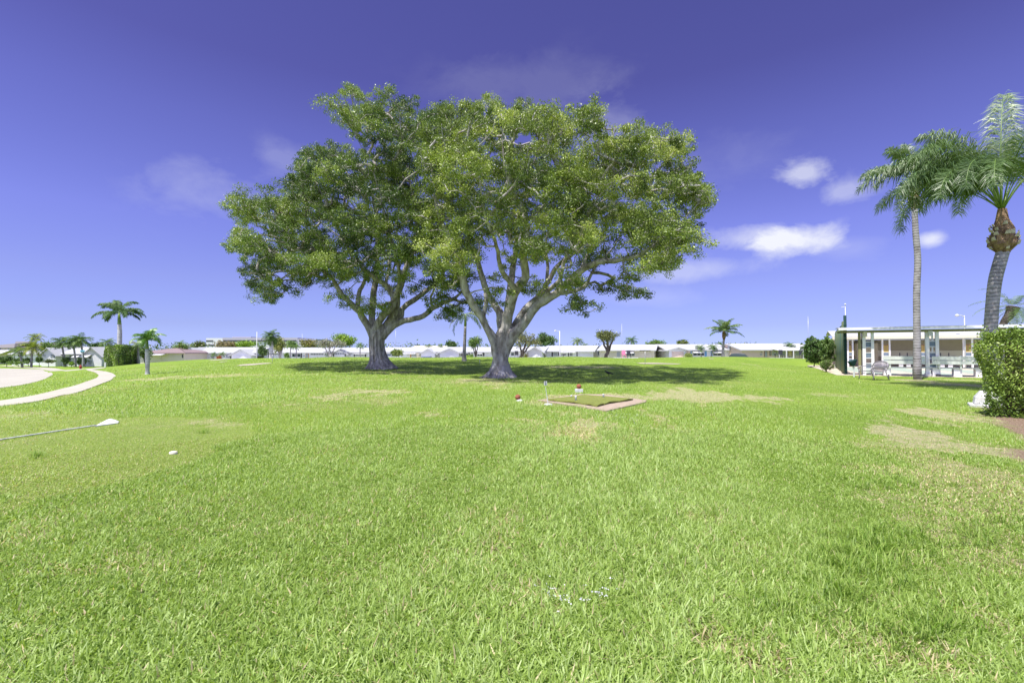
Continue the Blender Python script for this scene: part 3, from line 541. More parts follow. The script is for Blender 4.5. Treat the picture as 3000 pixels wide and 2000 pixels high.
def bush(px0,px1,py0,py1,Y,label,cols,name='shrub',n=30,seed=1,cat='shrub',group='garden shrubs by the houses',size=.2,nb=4,depth=None):
    r=np.random.default_rng(seed+50); b=gb((px0+px1)/2,py1,Y); rx=(px1-px0)/2/F*Y; h=zat(py0,Y)-b[2]; h=max(h,.4); d=depth or rx
    z1=max(b[2]+.1,zat(py1,Y)); hh=(zat(py0,Y)-z1)/2; cz=z1+hh
    blobs=[(np.array([b[0]+r.uniform(-.4,.4)*rx,Y+r.uniform(-.4,.4)*d,cz+r.uniform(-.2,.15)*hh]),(rx*.6,d*.6,hh*.85)) for _ in range(nb)]+[(np.array([b[0],Y,cz]),(rx*.85,d*.85,hh*.95))]
    stems=[([b,(b[0],Y,cz)],.05)]
    leafy(name,label,cat,b,blobs,n,size*Y/85,cols,stems,group,per=24,crad=.3*Y/85,seed=seed)
bush(1140,1182,1022,1044,72,'dome-shaped clipped shrub on short stems, right of the fluted banyan trunk',[(.10,.16,.03),(.2,.28,.05),(.30,.34,.10)],n=110,seed=1,nb=7)
bush(1558,1584,1024,1046,80,'round shrub with yellow-green rosettes against a white garage wall',YG+DK[:1],n=50,seed=2)
bush(1608,1615,1036,1045,80,'dark red upright plant left of the dark shutter',[(.22,.03,.03),(.3,.05,.05)],n=12,seed=3)
bush(1631,1638,1036,1045,80,'dark red upright plant right of the shuttered window',[(.22,.03,.03),(.3,.05,.05)],n=12,seed=4)
bush(1590,1602,1040,1048,80,'low reddish brown plant at the garage corner',[(.22,.09,.04),(.2,.16,.05)],n=14,seed=5)
bush(2000,2030,1036,1048,72,'low clipped yellow-green hedge below the peach porch wall',[(.2,.28,.06),(.34,.4,.12)],name='low_hedge',n=60,seed=6,cat='hedge')
bush(583,604,1040,1051,86,'small green shrub at the gable of the long white house',MG,n=24,seed=7)
bush(633,652,1043,1051,80,'red-leaved shrub under the two little palms',[(.4,.08,.03),(.45,.12,.04)],n=20,seed=8)
bush(833,848,1033,1048,86,'round green shrub by the wall left of the framed windows',MG,n=24,seed=9)
bush(475,492,1044,1052,84,'small shrub before the wall below the mauve roof',MG,n=16,seed=10)
bush(952,975,1030,1043,86,'spreading green shrub right of the garage with small square panes',MG,n=26,seed=11)
bush(2000-640,2000-615,1042,1046,76,'low strip of groundcover before the shuttered windows',YG,n=16,seed=12,name='groundcover_bed')
bush(1532,1546,1037,1048,76,'yellow flowering bush under a striped awning',[(.45,.40,.03),(.3,.34,.05)],n=24,seed=13)
bush(1380,1384,1038,1045,70,'tiny dark plant by the driveway',MG,n=6,seed=14)
bush(0,40,1043,1063,82,'dark clipped rectangular hedge at the far left',DK+MG[:1],name='clipped_hedge',n=90,seed=15,cat='hedge')
bush(41,66,1048,1060,82,'lower clipped hedge right of the dark rectangular one',DK+MG[:1],name='clipped_hedge',n=50,seed=16,cat='hedge')
bush(74,92,1046,1061,83,'ball-shaped clipped shrub left of the golden-green palm trunk',DK+MG[:1],n=40,seed=17)
bush(107,124,1046,1061,83,'ball-shaped clipped shrub right of the golden-green palm trunk',DK+MG[:1],n=40,seed=18)
bush(125,160,1054,1061,80,'low mixed flower bed at the corner of the white gabled house',MG+[(.35,.22,.15)],n=40,seed=19,name='flower_bed')
bush(34,95,1059,1064,78,'low pale green bed of foliage beside the road',MG+YG[:1],n=50,seed=20,name='flower_bed')
bush(180,213,1045,1065,82,'spiky dark green shrub before the grey front door',DK+MG[:1],n=60,seed=21)
bush(224,254,1048,1067,82,'glossy rounded shrub behind the white leaning stems',MG,n=60,seed=22)
bush(200,218,1061,1068,80,'small round yellow-green shrub between the palm stems',YG[:2],n=20,seed=23)
bush(2350,2420,985,1068,44,'tall glossy green hedge-like bush left of the green windscreen fence',[(.06,.13,.03),(.11,.20,.05),(.22,.32,.10)],name='large_bush',n=620,seed=24,nb=10,size=.26,group=None)
bush(2400,2445,982,1066,40,'tall bush pressed against the green windscreen fence',[(.06,.13,.03),(.12,.21,.05),(.22,.32,.10)],name='large_bush',n=460,seed=25,nb=8,size=.26,group=None)
bush(2399,2442,1052,1083,33,'small pale-leaved shrub at the foot of the green fence',[(.08,.15,.03),(.18,.26,.07),(.32,.34,.18)],n=110,seed=26,nb=5,size=.2)
bush(2300,2322,1046,1053,70,'dark mound of foliage below the porch rail of the peach house',DK,n=16,seed=27)
# far wooded strip behind the roofs: reads as one mass
r_=np.random.default_rng(5); T=[]
for i in range(1500):
    px=r_.uniform(-700,3500); Y=r_.uniform(125,160); top=1012+4*math.sin(px*.02)+3*math.sin(px*.071); z0=-1.2; z1=zat(top,Y)
    T.append((xat(px,Y),Y,r_.uniform(z0+.5,z1)))
T=np.array(T); N=len(T)*16; V,Q=kites(np.repeat(T,16,0)+r_.normal(size=(N,3))*[1.2,1.2,.45],.55,.3,.6,r_)
tag(npmesh('tree_line',V,Q,'leaf',col=np.repeat(leafcols(N,DK+OL[:2],r_),4,0)),'low continuous band of far trees behind the roofs','trees',kind='stuff')
# ================================================================ houses
class House:
    def __init__(s,label,px0,px1,Y0,phi,depth,ridge,eave,wall='wallw',roof='roofw',name='white_house',base=-1.3,group='single-storey houses across the lawn',hip=False,over=.5):
        s.phi=phi; s.Y0=Y0; s.o=np.array([xat(px0,Y0),Y0]); s.d=np.array([cos(phi),-sin(phi)]); s.n=np.array([-sin(phi),-cos(phi)])
        s.L=s.u(px1); s.base=base; s.wall=wall; s.roofm=roof; s.W=depth
        s.root=thing(name,(*(s.o+s.d*s.L/2),base),label,'house',group)
        mid=s.o+s.d*s.L/2-s.n*depth/2
        pe=px0*.5+px1*.5; Ym=(s.o+s.d*s.L/2+s.n*over)[1]; s.ze=zat(eave,Ym); s.zr=zat(ridge,mid[1])
        slope=(s.zr-s.ze)/(depth/2+over); zw=s.ze+slope*over-.12; s.zw=zw
        b=MB(); 
        def p(u,v,z): q=s.o+s.d*u-s.n*v; return np.array([q[0],q[1],z])
        s.p=p; D=depth
        if hip: b.slab([p(0,0,base),p(s.L,0,base),p(s.L,D,base),p(0,D,base)],(0,0,zw-base))
        else:
            prof=[(0,base),(D,base),(D,zw),(D/2,s.zr-.12),(0,zw)]
            b.slab([p(0,v,z) for v,z in prof],np.array([*(s.d*s.L),0]))
        b.build('wall',wall,s.root)
        e=over; rb=MB()
        if hip:
            h=depth/2
            A=[p(-e,-e,s.ze),p(s.L+e,-e,s.ze),p(s.L+e,D+e,s.ze),p(-e,D+e,s.ze),p(h,D/2,s.zr),p(s.L-h,D/2,s.zr)]; A+= [p(-e,-e,s.ze-.15),p(s.L+e,-e,s.ze-.15),p(s.L+e,D+e,s.ze-.15),p(-e,D+e,s.ze-.15)]
            rb.add(A,[(0,1,5,4),(1,2,5),(2,3,4,5),(3,0,4),(0,6,7,1),(1,7,8,2),(2,8,9,3),(3,9,6,0),(6,9,8,7)])
        else:
            for v0,v1 in ((-e,D/2),(D+e,D/2)):
                rb.slab([p(-.35,v0,s.ze),p(s.L+.35,v0,s.ze),p(s.L+.35,v1,s.zr),p(-.35,v1,s.zr)],(0,0,-.14))
        rb.build('roof',roof,s.root)
    def u(s,px):
        k=(px-1500)/F; return (k*s.o[1]-s.o[0])/(s.d[0]-k*s.d[1])
    def z(s,py,u,off=0): return zat(py,(s.o+s.d*u+s.n*off)[1])
    def rect(s,px0,px1,py0,py1,off,th,shrink=0):
        u0,u1=s.u(px0)+shrink,s.u(px1)-shrink; um=(u0+u1)/2; z1=s.z(py0,um,off)-shrink; z0=s.z(py1,um,off)+shrink
        p=lambda u,v,z:s.p(u,-v,z)
        return [p(u0,off,z0),p(u1,off,z0),p(u1,off,z1),p(u0,off,z1)],np.array([*(s.n*th),0])
    def window(s,px0,px1,py0,py1,off=0,glass='glass',label=None,frame='white',bars=1):
        r,t=s.rect(px0,px1,py0,py1,off-.02,.07); o=MB().slab(r,t)
        f=o.build('window',frame,s.root); 
        r,t=s.rect(px0,px1,py0,py1,off+.04,.025,.07); g=MB(); u0,u1=s.u(px0)+.07,s.u(px1)-.07; z0=r[0][2]; z1=r[2][2]; w=(u1-u0)/bars
        for i in range(bars):
            a=u0+w*i+(.04 if i else 0); b=u0+w*(i+1)-(.04 if i<bars-1 else 0)
            g.slab([s.p(a,-off-.045,z0),s.p(b,-off-.045,z0),s.p(b,-off-.045,z1),s.p(a,-off-.045,z1)],np.array([*(s.n*.02),0]))
        g.build('pane',glass,f); return f
    def slabpart(s,name,px0,px1,py0,py1,m,off=0,th=.06,label=None):
        r,t=s.rect(px0,px1,py0,py1,off-.02,th+.02); o=MB().slab(r,t).build(name,m,s.root)
        if label:o['label']=label
        return o
    def door(s,px0,px1,py0,py1,m='white',off=0,frame=None):
        if frame: s.slabpart('door_frame',px0-1.3,px1+1.3,py0-1.2,py1,frame,off,.05)
        return s.slabpart('door',px0,px1,py0,py1,m,off,.09)
    def garage(s,px0,px1,py0,py1,m='white',off=0,lights=False):
        r,t=s.rect(px0,px1,py0,py1,off-.02,.04); b=MB(); n=4; z0,z1=r[0][2],r[2][2]
        for i in range(n):
            a=z0+(z1-z0)*i/n+.02; c=z0+(z1-z0)*(i+1)/n-.02; q=[np.array([*x[:2],zz]) for x,zz in zip(r,(a,a,c,c))]; b.slab(q,t*1.4)
        g=b.build('garage_door',m,s.root)
        if lights:
            u0,u1=s.u(px0),s.u(px1); w=(u1-u0)/lights
            l=MB(); zz=z1-(z1-z0)*.36
            for i in range(lights):
                a=u0+w*(i+.2); c=u0+w*(i+.8); l.slab([s.p(a,-off-.05,zz),s.p(c,-off-.05,zz),s.p(c,-off-.05,zz+.22),s.p(a,-off-.05,zz+.22)],np.array([*(s.n*.02),0]))
            l.build('garage_window','glass',g)
    def awning(s,px0,px1,py0,py1,m='white',off=0,reach=.9):
        u0,u1=s.u(px0),s.u(px1); um=(u0+u1)/2; z1=s.z(py0,um,off); z0=s.z(py1,um,off+reach)
        b=MB(); n=max(3,int((u1-u0)/.35)); w=(u1-u0)/n
        for i in range(n): b.slab([s.p(u0+w*i,-off,z1),s.p(u0+w*(i+.86),-off,z1),s.p(u0+w*(i+.86),-off-reach,z0),s.p(u0+w*i,-off-reach,z0)],(0,0,-.05))
        b.slab([s.p(u0,-off,z1-.03),s.p(u1,-off,z1-.03),s.p(u1,-off-reach,z0-.03),s.p(u0,-off-reach,z0-.03)],(0,0,-.03))
        b.build('awning',m,s.root)
    def gable(s,px0,px1,apex,eave,fwd=1.6,wall=None,back=4):
        u0,u1=s.u(px0),s.u(px1); um=(u0+u1)/2; za=s.z(apex,um,fwd); ze=s.z(eave,um,fwd); b=MB(); wl=wall or s.wall
        b.slab([s.p(u0,-fwd,s.base),s.p(u1,-fwd,s.base),s.p(u1,-fwd,ze),s.p(um,-fwd,za-.05),s.p(u0,-fwd,ze)],-np.array([*(s.n*(fwd+back)),0])); b.build('garage_wall',wl,s.root)
        sl=(za-ze)/((u1-u0)/2); e=.45; rb=MB()
        for sg,(ua) in ((-1,u0),(1,u1)):
            q=[s.p(um,-fwd-.4,za+.06),s.p(ua+sg*e,-fwd-.4,ze-sl*e+.06),s.p(ua+sg*e,back,ze-sl*e+.06),s.p(um,back,za+.06)]; rb.slab(q,(0,0,-.12))
        rb.build('garage_roof',s.roofm,s.root)
    def posts(s,pxs,py0,py1,off,m='white',w=.12):
        b=[]
        for px in pxs:
            u=s.u(px); c=s.p(u,-off,0); z1=s.z(py0,u,off); z0=s.z(py1,u,off); MB().box((c[0],c[1],(z0+z1)/2),(w,w,z1-z0),-s.phi).build('porch_post',m,s.root)

h=House('cream two-level house with a grey hipped roof at the far left edge',-60,42,100,0,12,1000,1017,'yellowwall','roofg','grey_roofed_house',hip=True,group=None)
h.window(-20,5,1018,1025); h.window(23,29,1017,1024,glass='shade'); h.awning(-60,36,1023,1035,reach=2.2); h.garage(-10,12,1040,1060,'cream',lights=4); h.garage(15,34,1040,1060,'cream',lights=3)
h=House('low house with a grey hipped roof behind the golden-green palm',28,142,104,0,12,1003,1018,'wallw','roofg','grey_roofed_house',hip=True,group=None)
h=House('plain low white house behind the two ball-shaped shrubs, far left',36,138,92,0,8,1022,1036)
h.window(41,45,1040,1050); h.window(74,82,1042,1046,glass='shade'); h.slabpart('wall_lamp',54,56,1041,1044,'dark'); h.door(62,68,1042,1062,'shade')
h=House('white gabled house with striped awnings behind the leafy palm trio',142,330,86,0,9,1016,1036)
h.gable(142,182,1019,1037,1.2); h.window(145,153,1038,1045,1.2,glass='shade',bars=2); h.window(172,176,1038,1047,1.2,glass='glass'); h.slabpart('shutter',168,171,1038,1047,'bluegrey',1.2); h.slabpart('shutter',177,180,1038,1047,'bluegrey',1.2)
h.window(186,192,1038,1046,glass='shade'); h.door(205,216,1037,1066,'shade'); h.gable(265,318,1017,1040,1.4)
h.awning(222,240,1038,1046); h.window(225,236,1044,1050); h.awning(244,262,1039,1046,reach=.8); h.window(260,267,1043,1054,1.4,glass='dark'); h.slabpart('louvre_panel',260,267,1055,1067,'shade',1.4); h.slabpart('louvre_panel',281,289,1055,1067,'shade',1.4); h.awning(263,289,1038,1046,off=1.4); h.window(282,288,1043,1051,1.4,glass='dark')
h=House('cream house under a mauve brown hipped roof left of the long white house',412,540,80,0,8,1017,1033,'cream','roofb','brown_roofed_house',hip=True,group=None)
h.awning(438,490,1035,1040,reach=1.5); h.slabpart('louvre_panel',441,474,1041,1054,'cream',0,.05); h.slabpart('shutter',437,441,1040,1054,'bluegrey'); h.slabpart('shutter',534,537,1038,1048,'dark')
h=House('long white house with a plain gable at each end, left of the white pole',540,750,86,0,9,1017,1033)
h.gable(540,590,1019,1036,1.0); h.gable(694,750,1023,1038,1.6); h.window(592,598,1036,1042); h.window(662,676,1037,1049,glass='shade'); h.door(683,687,1036,1049,'brown'); h.window(690,693,1038,1048,glass='shade')
h.posts([600,603,680,682],1034,1052,.5,'dark',.1); h.garage(708,740,1041,1051,'wallw',1.6)
h=House('long white house with framed windows and a tan doorway, behind slender palms',752,952,88,0,9,1018,1032)
h.window(856,881,1034,1046,glass='glass',bars=3); h.awning(854,884,1032,1035,reach=.5); h.slabpart('shutter',881,885,1034,1048,'dark'); h.door(897,904,1036,1048,'shade',frame='orange'); h.garage(910,948,1034,1048,'wallw',lights=8); h.slabpart('mail_panel',888,893,1042,1043,'dark'); h.slabpart('shutter',787,789,1038,1047,'dark')
h=House('white house with small garage panes, left of the fluted banyan trunk',955,1125,86,0,9,1018,1031)
h.gable(984,1020,1024,1035,1.2); h.garage(987,1017,1034,1044,'wallw',1.2,lights=6); h.slabpart('shutter',983,986,1035,1044,'dark',1.2); h.slabpart('shutter',1017,1020,1035,1044,'dark',1.2); h.slabpart('wall_crest',1027,1032,1034,1036,'shade')
h.slabpart('shutter',1037,1040,1033,1044,'dark'); h.awning(1040,1075,1032,1036,reach=.7); h.window(1041,1067,1037,1044,glass='shade',bars=3); h.slabpart('shutter',1069,1073,1037,1045,'dark')
h=House('white house with a dark car at its garage, behind the dome-shaped shrub',1126,1292,84,0,9,1017,1030)
h.awning(1184,1221,1032,1036,reach=1.3); h.window(1192,1199,1037,1040,glass='shade'); h.door(1202,1205,1036,1046,'orange'); h.window(1207,1216,1036,1044,glass='shade',bars=2); h.window(1217,1223,1034,1044); h.posts([1222,1226,1232,1239],1033,1047,.4,'cream',.14); h.gable(1238,1278,1022,1034,1.4); h.window(1133,1146,1036,1043,glass='bluegrey'); h.slabpart('porch_rail',1126,1180,1045,1049,'white',.8)
h=House('white house with a wide front gable and paired dark shutters, behind the slim palm',1293,1455,82,0,9,1016,1030)
h.gable(1293,1347,1021,1032,1.5); h.garage(1306,1330,1033,1044,'wallw',1.5); h.slabpart('shutter',1352,1355,1034,1043,'dark'); h.awning(1355,1372,1032,1034,reach=.6); h.window(1356,1373,1034,1042); h.slabpart('shutter',1373,1376,1032,1042,'dark'); h.window(1380,1387,1032,1036); h.awning(1396,1413,1032,1036,reach=.8); h.window(1398,1414,1036,1043,bars=2); h.slabpart('shutter',1415,1419,1032,1043,'dark'); h.door(1335,1338,1032,1043,'shade'); h.door(1345,1348,1033,1043,'dark')
h=House('white house with an awning over garden chairs, right of the smooth banyan',1456,1592,80,.2,9,1015,1028)
h.window(1497,1507,1032,1042,bars=1); h.awning(1525,1548,1031,1035,reach=1.0); h.window(1532,1545,1034,1041,glass='shade',bars=2); h.slabpart('shutter',1546,1550,1032,1045,'brown'); h.gable(1553,1592,1017,1029,2.0)
h=House('white house with maroon plants and dark shutters, behind the street lamp',1592,1738,80,.3,9,1012,1028)
h.awning(1580,1598,1030,1034,reach=.6); h.window(1592,1597,1032,1040); h.slabpart('shutter',1616,1620,1031,1044,'dark'); h.window(1621,1634,1031,1043,glass='shade',bars=1); h.slabpart('shutter',1635,1638,1031,1042,'dark'); h.awning(1640,1688,1029,1032,reach=.8); h.slabpart('shutter',1664,1667,1032,1044,'dark'); h.window(1669,1678,1032,1043,bars=2); h.slabpart('shutter',1689,1692,1030,1044,'dark'); h.garage(1695,1730,1032,1045,'wallw'); h.slabpart('mailbox',1646,1651,1038,1040,'dark',.5,.2)
h=House('long cream-walled house with porch furniture, behind the leaning tree',1756,1916,76,.35,9,1009,1025,'cream')
h.door(1808,1816,1030,1046,'shade',frame='white'); h.slabpart('window_hood',1833,1859,1027,1029,'brown',0,.1); h.awning(1830,1858,1029,1034,reach=1.0); h.window(1834,1860,1033,1043,bars=3); h.garage(1872,1912,1028,1050,'cream'); h.slabpart('porch_wall',1800,1872,1046.5,1051,'white',1.2,.1); h.slabpart('shutter',1752,1755,1029,1040,'dark')
h=House('small white side building with a striped wall, left of the pink garage',1930,1952,84,.3,5,1014,1026)
h.slabpart('louvre_panel',1936,1950,1030,1046,'shade')
h=House('white house with pink garage gable and blue shutters, behind the coconut palm',1952,2137,74,.0,9,1008,1024)
h.gable(1951,2001,1018,1025,1.4,wall='wallw'); h.garage(1959,1993,1029,1048,'peach',1.4); h.slabpart('wall_panel',2002,2022,1027,1036,'peach'); h.slabpart('shutter',2023,2026,1028,1036,'bluepaint'); h.awning(2027,2050,1026,1033,reach=.8); h.window(2030,2063,1033,1042,bars=3); h.slabpart('shutter',2064,2070,1028,1044,'bluepaint'); h.slabpart('shutter',2082,2087,1028,1043,'bluepaint'); h.awning(2086,2115,1027,1033,reach=.7); h.window(2088,2114,1034,1042,bars=2)
h=House('peach-walled house with a long white porch roof, nearest the large bush on the right',2172,2400,70,.0,9,1006,1024,'peach')
h.garage(2185,2222,1028,1050,'peach'); h.slabpart('house_number',2228,2233,1031,1032,'dark'); h.slabpart('utility_box',2227,2232,1036,1041,'shade'); h.door(2240,2246,1029,1045,'shade',frame='brown'); h.window(2254,2259,1027,1041,frame='brown',glass='shade')
h.awning(2258,2360,1021,1026,reach=2.0); h.window(2261,2279,1028,1042,glass='shade'); h.window(2281,2300,1028,1042,glass='shade'); h.window(2304,2309,1028,1042,frame='brown',glass='shade'); h.window(2320,2326,1028,1042,frame='brown',glass='shade'); h.window(2329,2348,1028,1042,glass='shade'); h.posts([2260,2281,2301,2329],1026,1052,2.0,'white',.12)
h.slabpart('porch_rail',2230,2300,1047,1049,'white',2.2,.1); h.slabpart('chimney',2168,2172,1004,1024,'shade',-4,.6)
# tan roof far behind
h=House('tan tiled roof of a house showing beyond the white roofs between the banyans',1207,1300,118,0,10,1013,1020,'cream','cream','tan_roofed_house',group=None); 
# office block far behind
Y=240
o=thing('office_building',(xat(720,Y),Y,-1.2),'long grey flat-roofed office block with dark window bands, far behind the white houses','building')
def oslab(px0,px1,py0,py1,m,nm,Yf=Y,Dp=20):
    a=at(px0,py1,Yf); b=at(px1,py0,Yf); MB().box(((a[0]+b[0])/2,Yf+Dp/2,(a[2]+b[2])/2),(b[0]-a[0],Dp,b[2]-a[2])).build(nm,m,o)
oslab(603,652,990,1040,'officel','wing'); oslab(652,872,989,1000,'office','facade'); oslab(652,872,1000.4,1045,'officel','lower_facade',Y+.5); oslab(872,925,993,1040,'office','annexe')
for p0,p1,y0,y1,nm in ((603.5,624,996.5,1000,'window_band'),(640,646,996.5,999,'window_band'),(603.5,629,1009,1013,'window_band'),(654,730,996,999.5,'window_band'),(735,868,996,999,'window_band'),(876,922,996,999,'window_band')): oslab(p0,p1,y0,y1,'dark',nm,Y-.15,.3)
oslab(680,735,986.5,988.8,'office','rooftop_unit',Y+5,5); oslab(780,800,987,988.8,'officel','rooftop_unit',Y+5,5)

# ================================================================ cars
def car(px,Y,label,m,rot=0,L=4.4,suv=False):
    x=xat(px,Y); z=gz(x,Y); root=thing('parked_car',(x,Y,z),label,'car','cars parked at the houses')
    W=1.75; H=1.65 if suv else 1.4
    prof=[(-.5,.3),(-.5,.72),(-.47,.8),(-.3,.88),(.32,.86),(.47,.74),(.5,.55),(.5,.3)]
    cab=[(-.36,.86),(-.27,.99),(-.1,1.0),(.12,.98),(.26,.86)]
    ct,st=cos(rot),sin(rot)
    def P(u,v,w): return np.array([x+u*ct-v*st,Y+u*st+v*ct,z+w])
    hb=H-1.0
    MB().slab([P(a*L,-W/2,b_ if b_<.85 else b_) for a,b_ in prof],np.array([-st*W,ct*W,0])).build('body',m,root,bevel=.06)
    c2=[(a*L,.84+(b_-.86)/.14*(H-.84)) for a,b_ in cab]; MB().slab([P(a,-W*.43,b_) for a,b_ in c2],np.array([-st*W*.86,ct*W*.86,0])).build('window_band','glass',root,bevel=.03)
    MB().slab([P(a,-W*.4,b_+.03) for a,b_ in c2[1:4]]+[P(a,-W*.4,b_-.02) for a,b_ in c2[1:4][::-1]],np.array([-st*W*.8,ct*W*.8,0])).build('roof',m,root)
    for a in (-.31,.32):
        for sg in (-1,1):
            c=P(a*L,sg*(W/2-.08),.32); d=np.array([-st,ct,0])*.11; w=MB().tube([c-d,c+d],.33,14).build('wheel','tyre',root); MB().tube([c-d*1.06,c+d*1.06],.19,10).build('rim','metal',w)
    for sg in (-1,1):
        MB().box(P(L*.497,sg*W*.36,.66),(.05,.3,.14),rot).build('headlight','officel',root); MB().box(P(-L*.499,sg*W*.38,.75),(.05,.22,.16),rot).build('tail_light','red',root)
car(772,76,'white saloon car parked behind the thick-headed palm','carw',0)
car(1249,74,'dark grey hatchback seen from the rear before the pale garage gable','carg',-1.5,4.1,True)
car(1300,76,'blue car parked nearest the white gable corner','carb',.1,4.2)
car(1311,73.5,'red low car partly in front of the blue car','carr',.15,4.3)
car(2170,66,'grey car showing between the green tree and the peach house','carg',-.5)
# ================================================================ poles, signs, hydrant
def pole(px,py0,py1,Y,rad,label,name='flag_pole',m='poleg',cat='pole',group=None,extra=None,base=True,taper=.6):
    b=gb(px,py1,Y); z1=zat(py0,Y); root=thing(name,b,label,cat,group)
    MB().tube([b,(b[0],Y,(b[2]+z1)/2),(b[0],Y,z1)],[rad,rad*(1+taper)/2,rad*taper],8).build('pole' if name!='pole' else 'shaft',m,root,smooth=True)
    if extra: extra(root,np.array([b[0],Y,z1]))
    return root
def lamp(root,t):
    MB().tube([t+[0,0,-.15],t+[-.2,0,0],t+[-.5,0,.05]],[.04,.03,.025],6).build('arm','poleg',root); MB().lathe(t+[-.62,0,-.03],[(.07,-.07),(.14,-.02),(.14,.07),(.06,.14)],10).build('lamp_head','white',root,smooth=True)
pole(1640,969,1046,66,.085,'white street lamp with a short arm standing before the white houses','street_lamp',extra=lamp,cat='street lamp',m='white')
pole(2826,924,956,40,.05,'thin lamp pole with an arm rising behind the shelter roof','street_lamp',extra=lamp,cat='street lamp',m='white')
pole(752,972,1048,72,.085,'thick pale pole at the corner between two long white houses','utility_pole','poleg','pole')
for px,y0,y1,Y,l in ((885,977,1018,110,'thin antenna mast above the far office block'),(1159,968,1017,105,'tall thin antenna mast just right of the fluted banyan trunk'),(1439,955,1018,105,'thin mast seen between the limbs of the smooth-trunked banyan'),(1822,948,1012,100,'thin mast behind the leaning tree'),(2368,927,985,80,'tall thin mast behind the peach house at the large bush')):
    pole(px,y0,y1,Y,.045,l,'antenna_mast','metal','mast',taper=.5)
def ball(root,t): MB().lathe(t,[(.02,0),(.07,.04),(.02,.09)],8).build('finial','white',root); MB().tube([t+[0,0,-.1],t+[-.25,0,-.15]],.02,5).build('bracket','white',root)
pole(2479,893,1080,30,.03,'slender white pole rising at the corner of the shelter by the green fence','flag_pole','white','pole',extra=ball)
def tee(root,t): MB().box(t,(.9,.05,.05)).build('crossbar','dark',root)
for px,py0,py1,Y,l in ((798,1037,1065,41,'thin putting-hole marker with a crossbar near the pale sand patch'),(1890,1027,1069,40,'thin putting-hole marker with a dark crossbar at the long sand strip'),(1405,1052,1065,40,'short putting-hole marker just left of the smooth banyan trunk')):
    p=hit(px,py1); Y=p[1] if p[1]<56 else 50; pole(px,py0,py1,Y,.02,l,'hole_marker','metal','marker',extra=tee if px!=1405 else None,taper=1,group='hole markers on the putting course')
# street sign
b=gb(241,1068,78); root=thing('street_sign',b,'street name sign with a blue-green blade on a white post by the hydrant','street sign')
MB().tube([b,b+[0,0,2.75]],.045,8).build('post','white',root); MB().box(b+[0,0,2.86],(.75,.04,.2)).build('sign_blade','signblue',root); MB().box(b+[0,0,2.64],(.05,.7,.18)).build('sign_blade','signblue',root)
# hydrant
Yh=68; b=gb(236,1083,Yh); b[2]+=.05; root=thing('fire_hydrant',b,'small red fire hydrant where the pavements meet','fire hydrant')
MB().lathe(b,[(.2,0),(.2,.05),(.13,.07),(.13,.5),(.17,.52),(.17,.57),(.13,.6),(.1,.7),(.04,.74),(.04,.79)],12).build('body','red',root,smooth=False)
for d in ((-1,0),(1,0),(0,-1)): MB().tube([b+[0,0,.42],b+[d[0]*.2,d[1]*.2,.42]],.07,8).build('outlet_cap','red',root)
# white painted post at hedge corner
b=gb(309,1079,57); tag(MB().box(b+[0,0,.3],(.16,.16,.75)).build('corner_post','white'),'short white post at the left foot of the big clipped hedge','post')
# garden bits at houses
def chair(px,Y,m,label):
    b=gb(px,1045,Y); b[2]=zat(1048,Y); root=thing('garden_chair',b,label,'chair','chairs at the houses')
    MB().box(b+[0,0,.45],(.55,.55,.06)).build('seat',m,root); MB().box(b+[0,.27,.8],(.55,.05,.6)).build('backrest',m,root)
    for x in(-.24,.24):
        for y in(-.24,.24): MB().box(b+[x,y,.21],(.05,.05,.42)).build('leg',m,root)
chair(1513,76,'dark','dark garden chair by the brown-stemmed tree and the small window'); chair(1540,76,'white','white garden chair under the striped awning'); chair(1828,71,'pink','pink chair on the porch of the cream-walled house'); chair(1843,71,'dark','dark chair below the window of the cream-walled house'); chair(2290,66,'dark','dark chair behind the porch rail of the peach house'); chair(2350,66,'dark','dark chair at the right end of the peach house porch')
# mailbox post lamp at peach house
b=gb(2271,1052,64); root=thing('garden_lamp',b,'black garden lamp post in front of the peach house porch','lamp post'); zt=zat(1035,64)
MB().tube([b,(b[0],b[1],zt-.3)],.035,6).build('post','dark',root); MB().lathe((b[0],b[1],zt-.3),[(.06,0),(.12,.2),(.14,.24),(.02,.34)],8).build('lamp_head','dark',root)
b=gb(1651,1046,68); root=thing('mailbox',b,'dark mailbox on a post right of the street lamp','mailbox'); zt=zat(1038,68); MB().box((b[0],b[1],(b[2]+zt)/2),(.08,.08,zt-b[2])).build('post','dark',root); MB().lathe((0,0,0),[(.12,-.3),(.12,.3)],8)
MB().box((b[0]+.1,b[1],zt),(.55,.25,.22)).build('box','dark',root,bevel=.08)
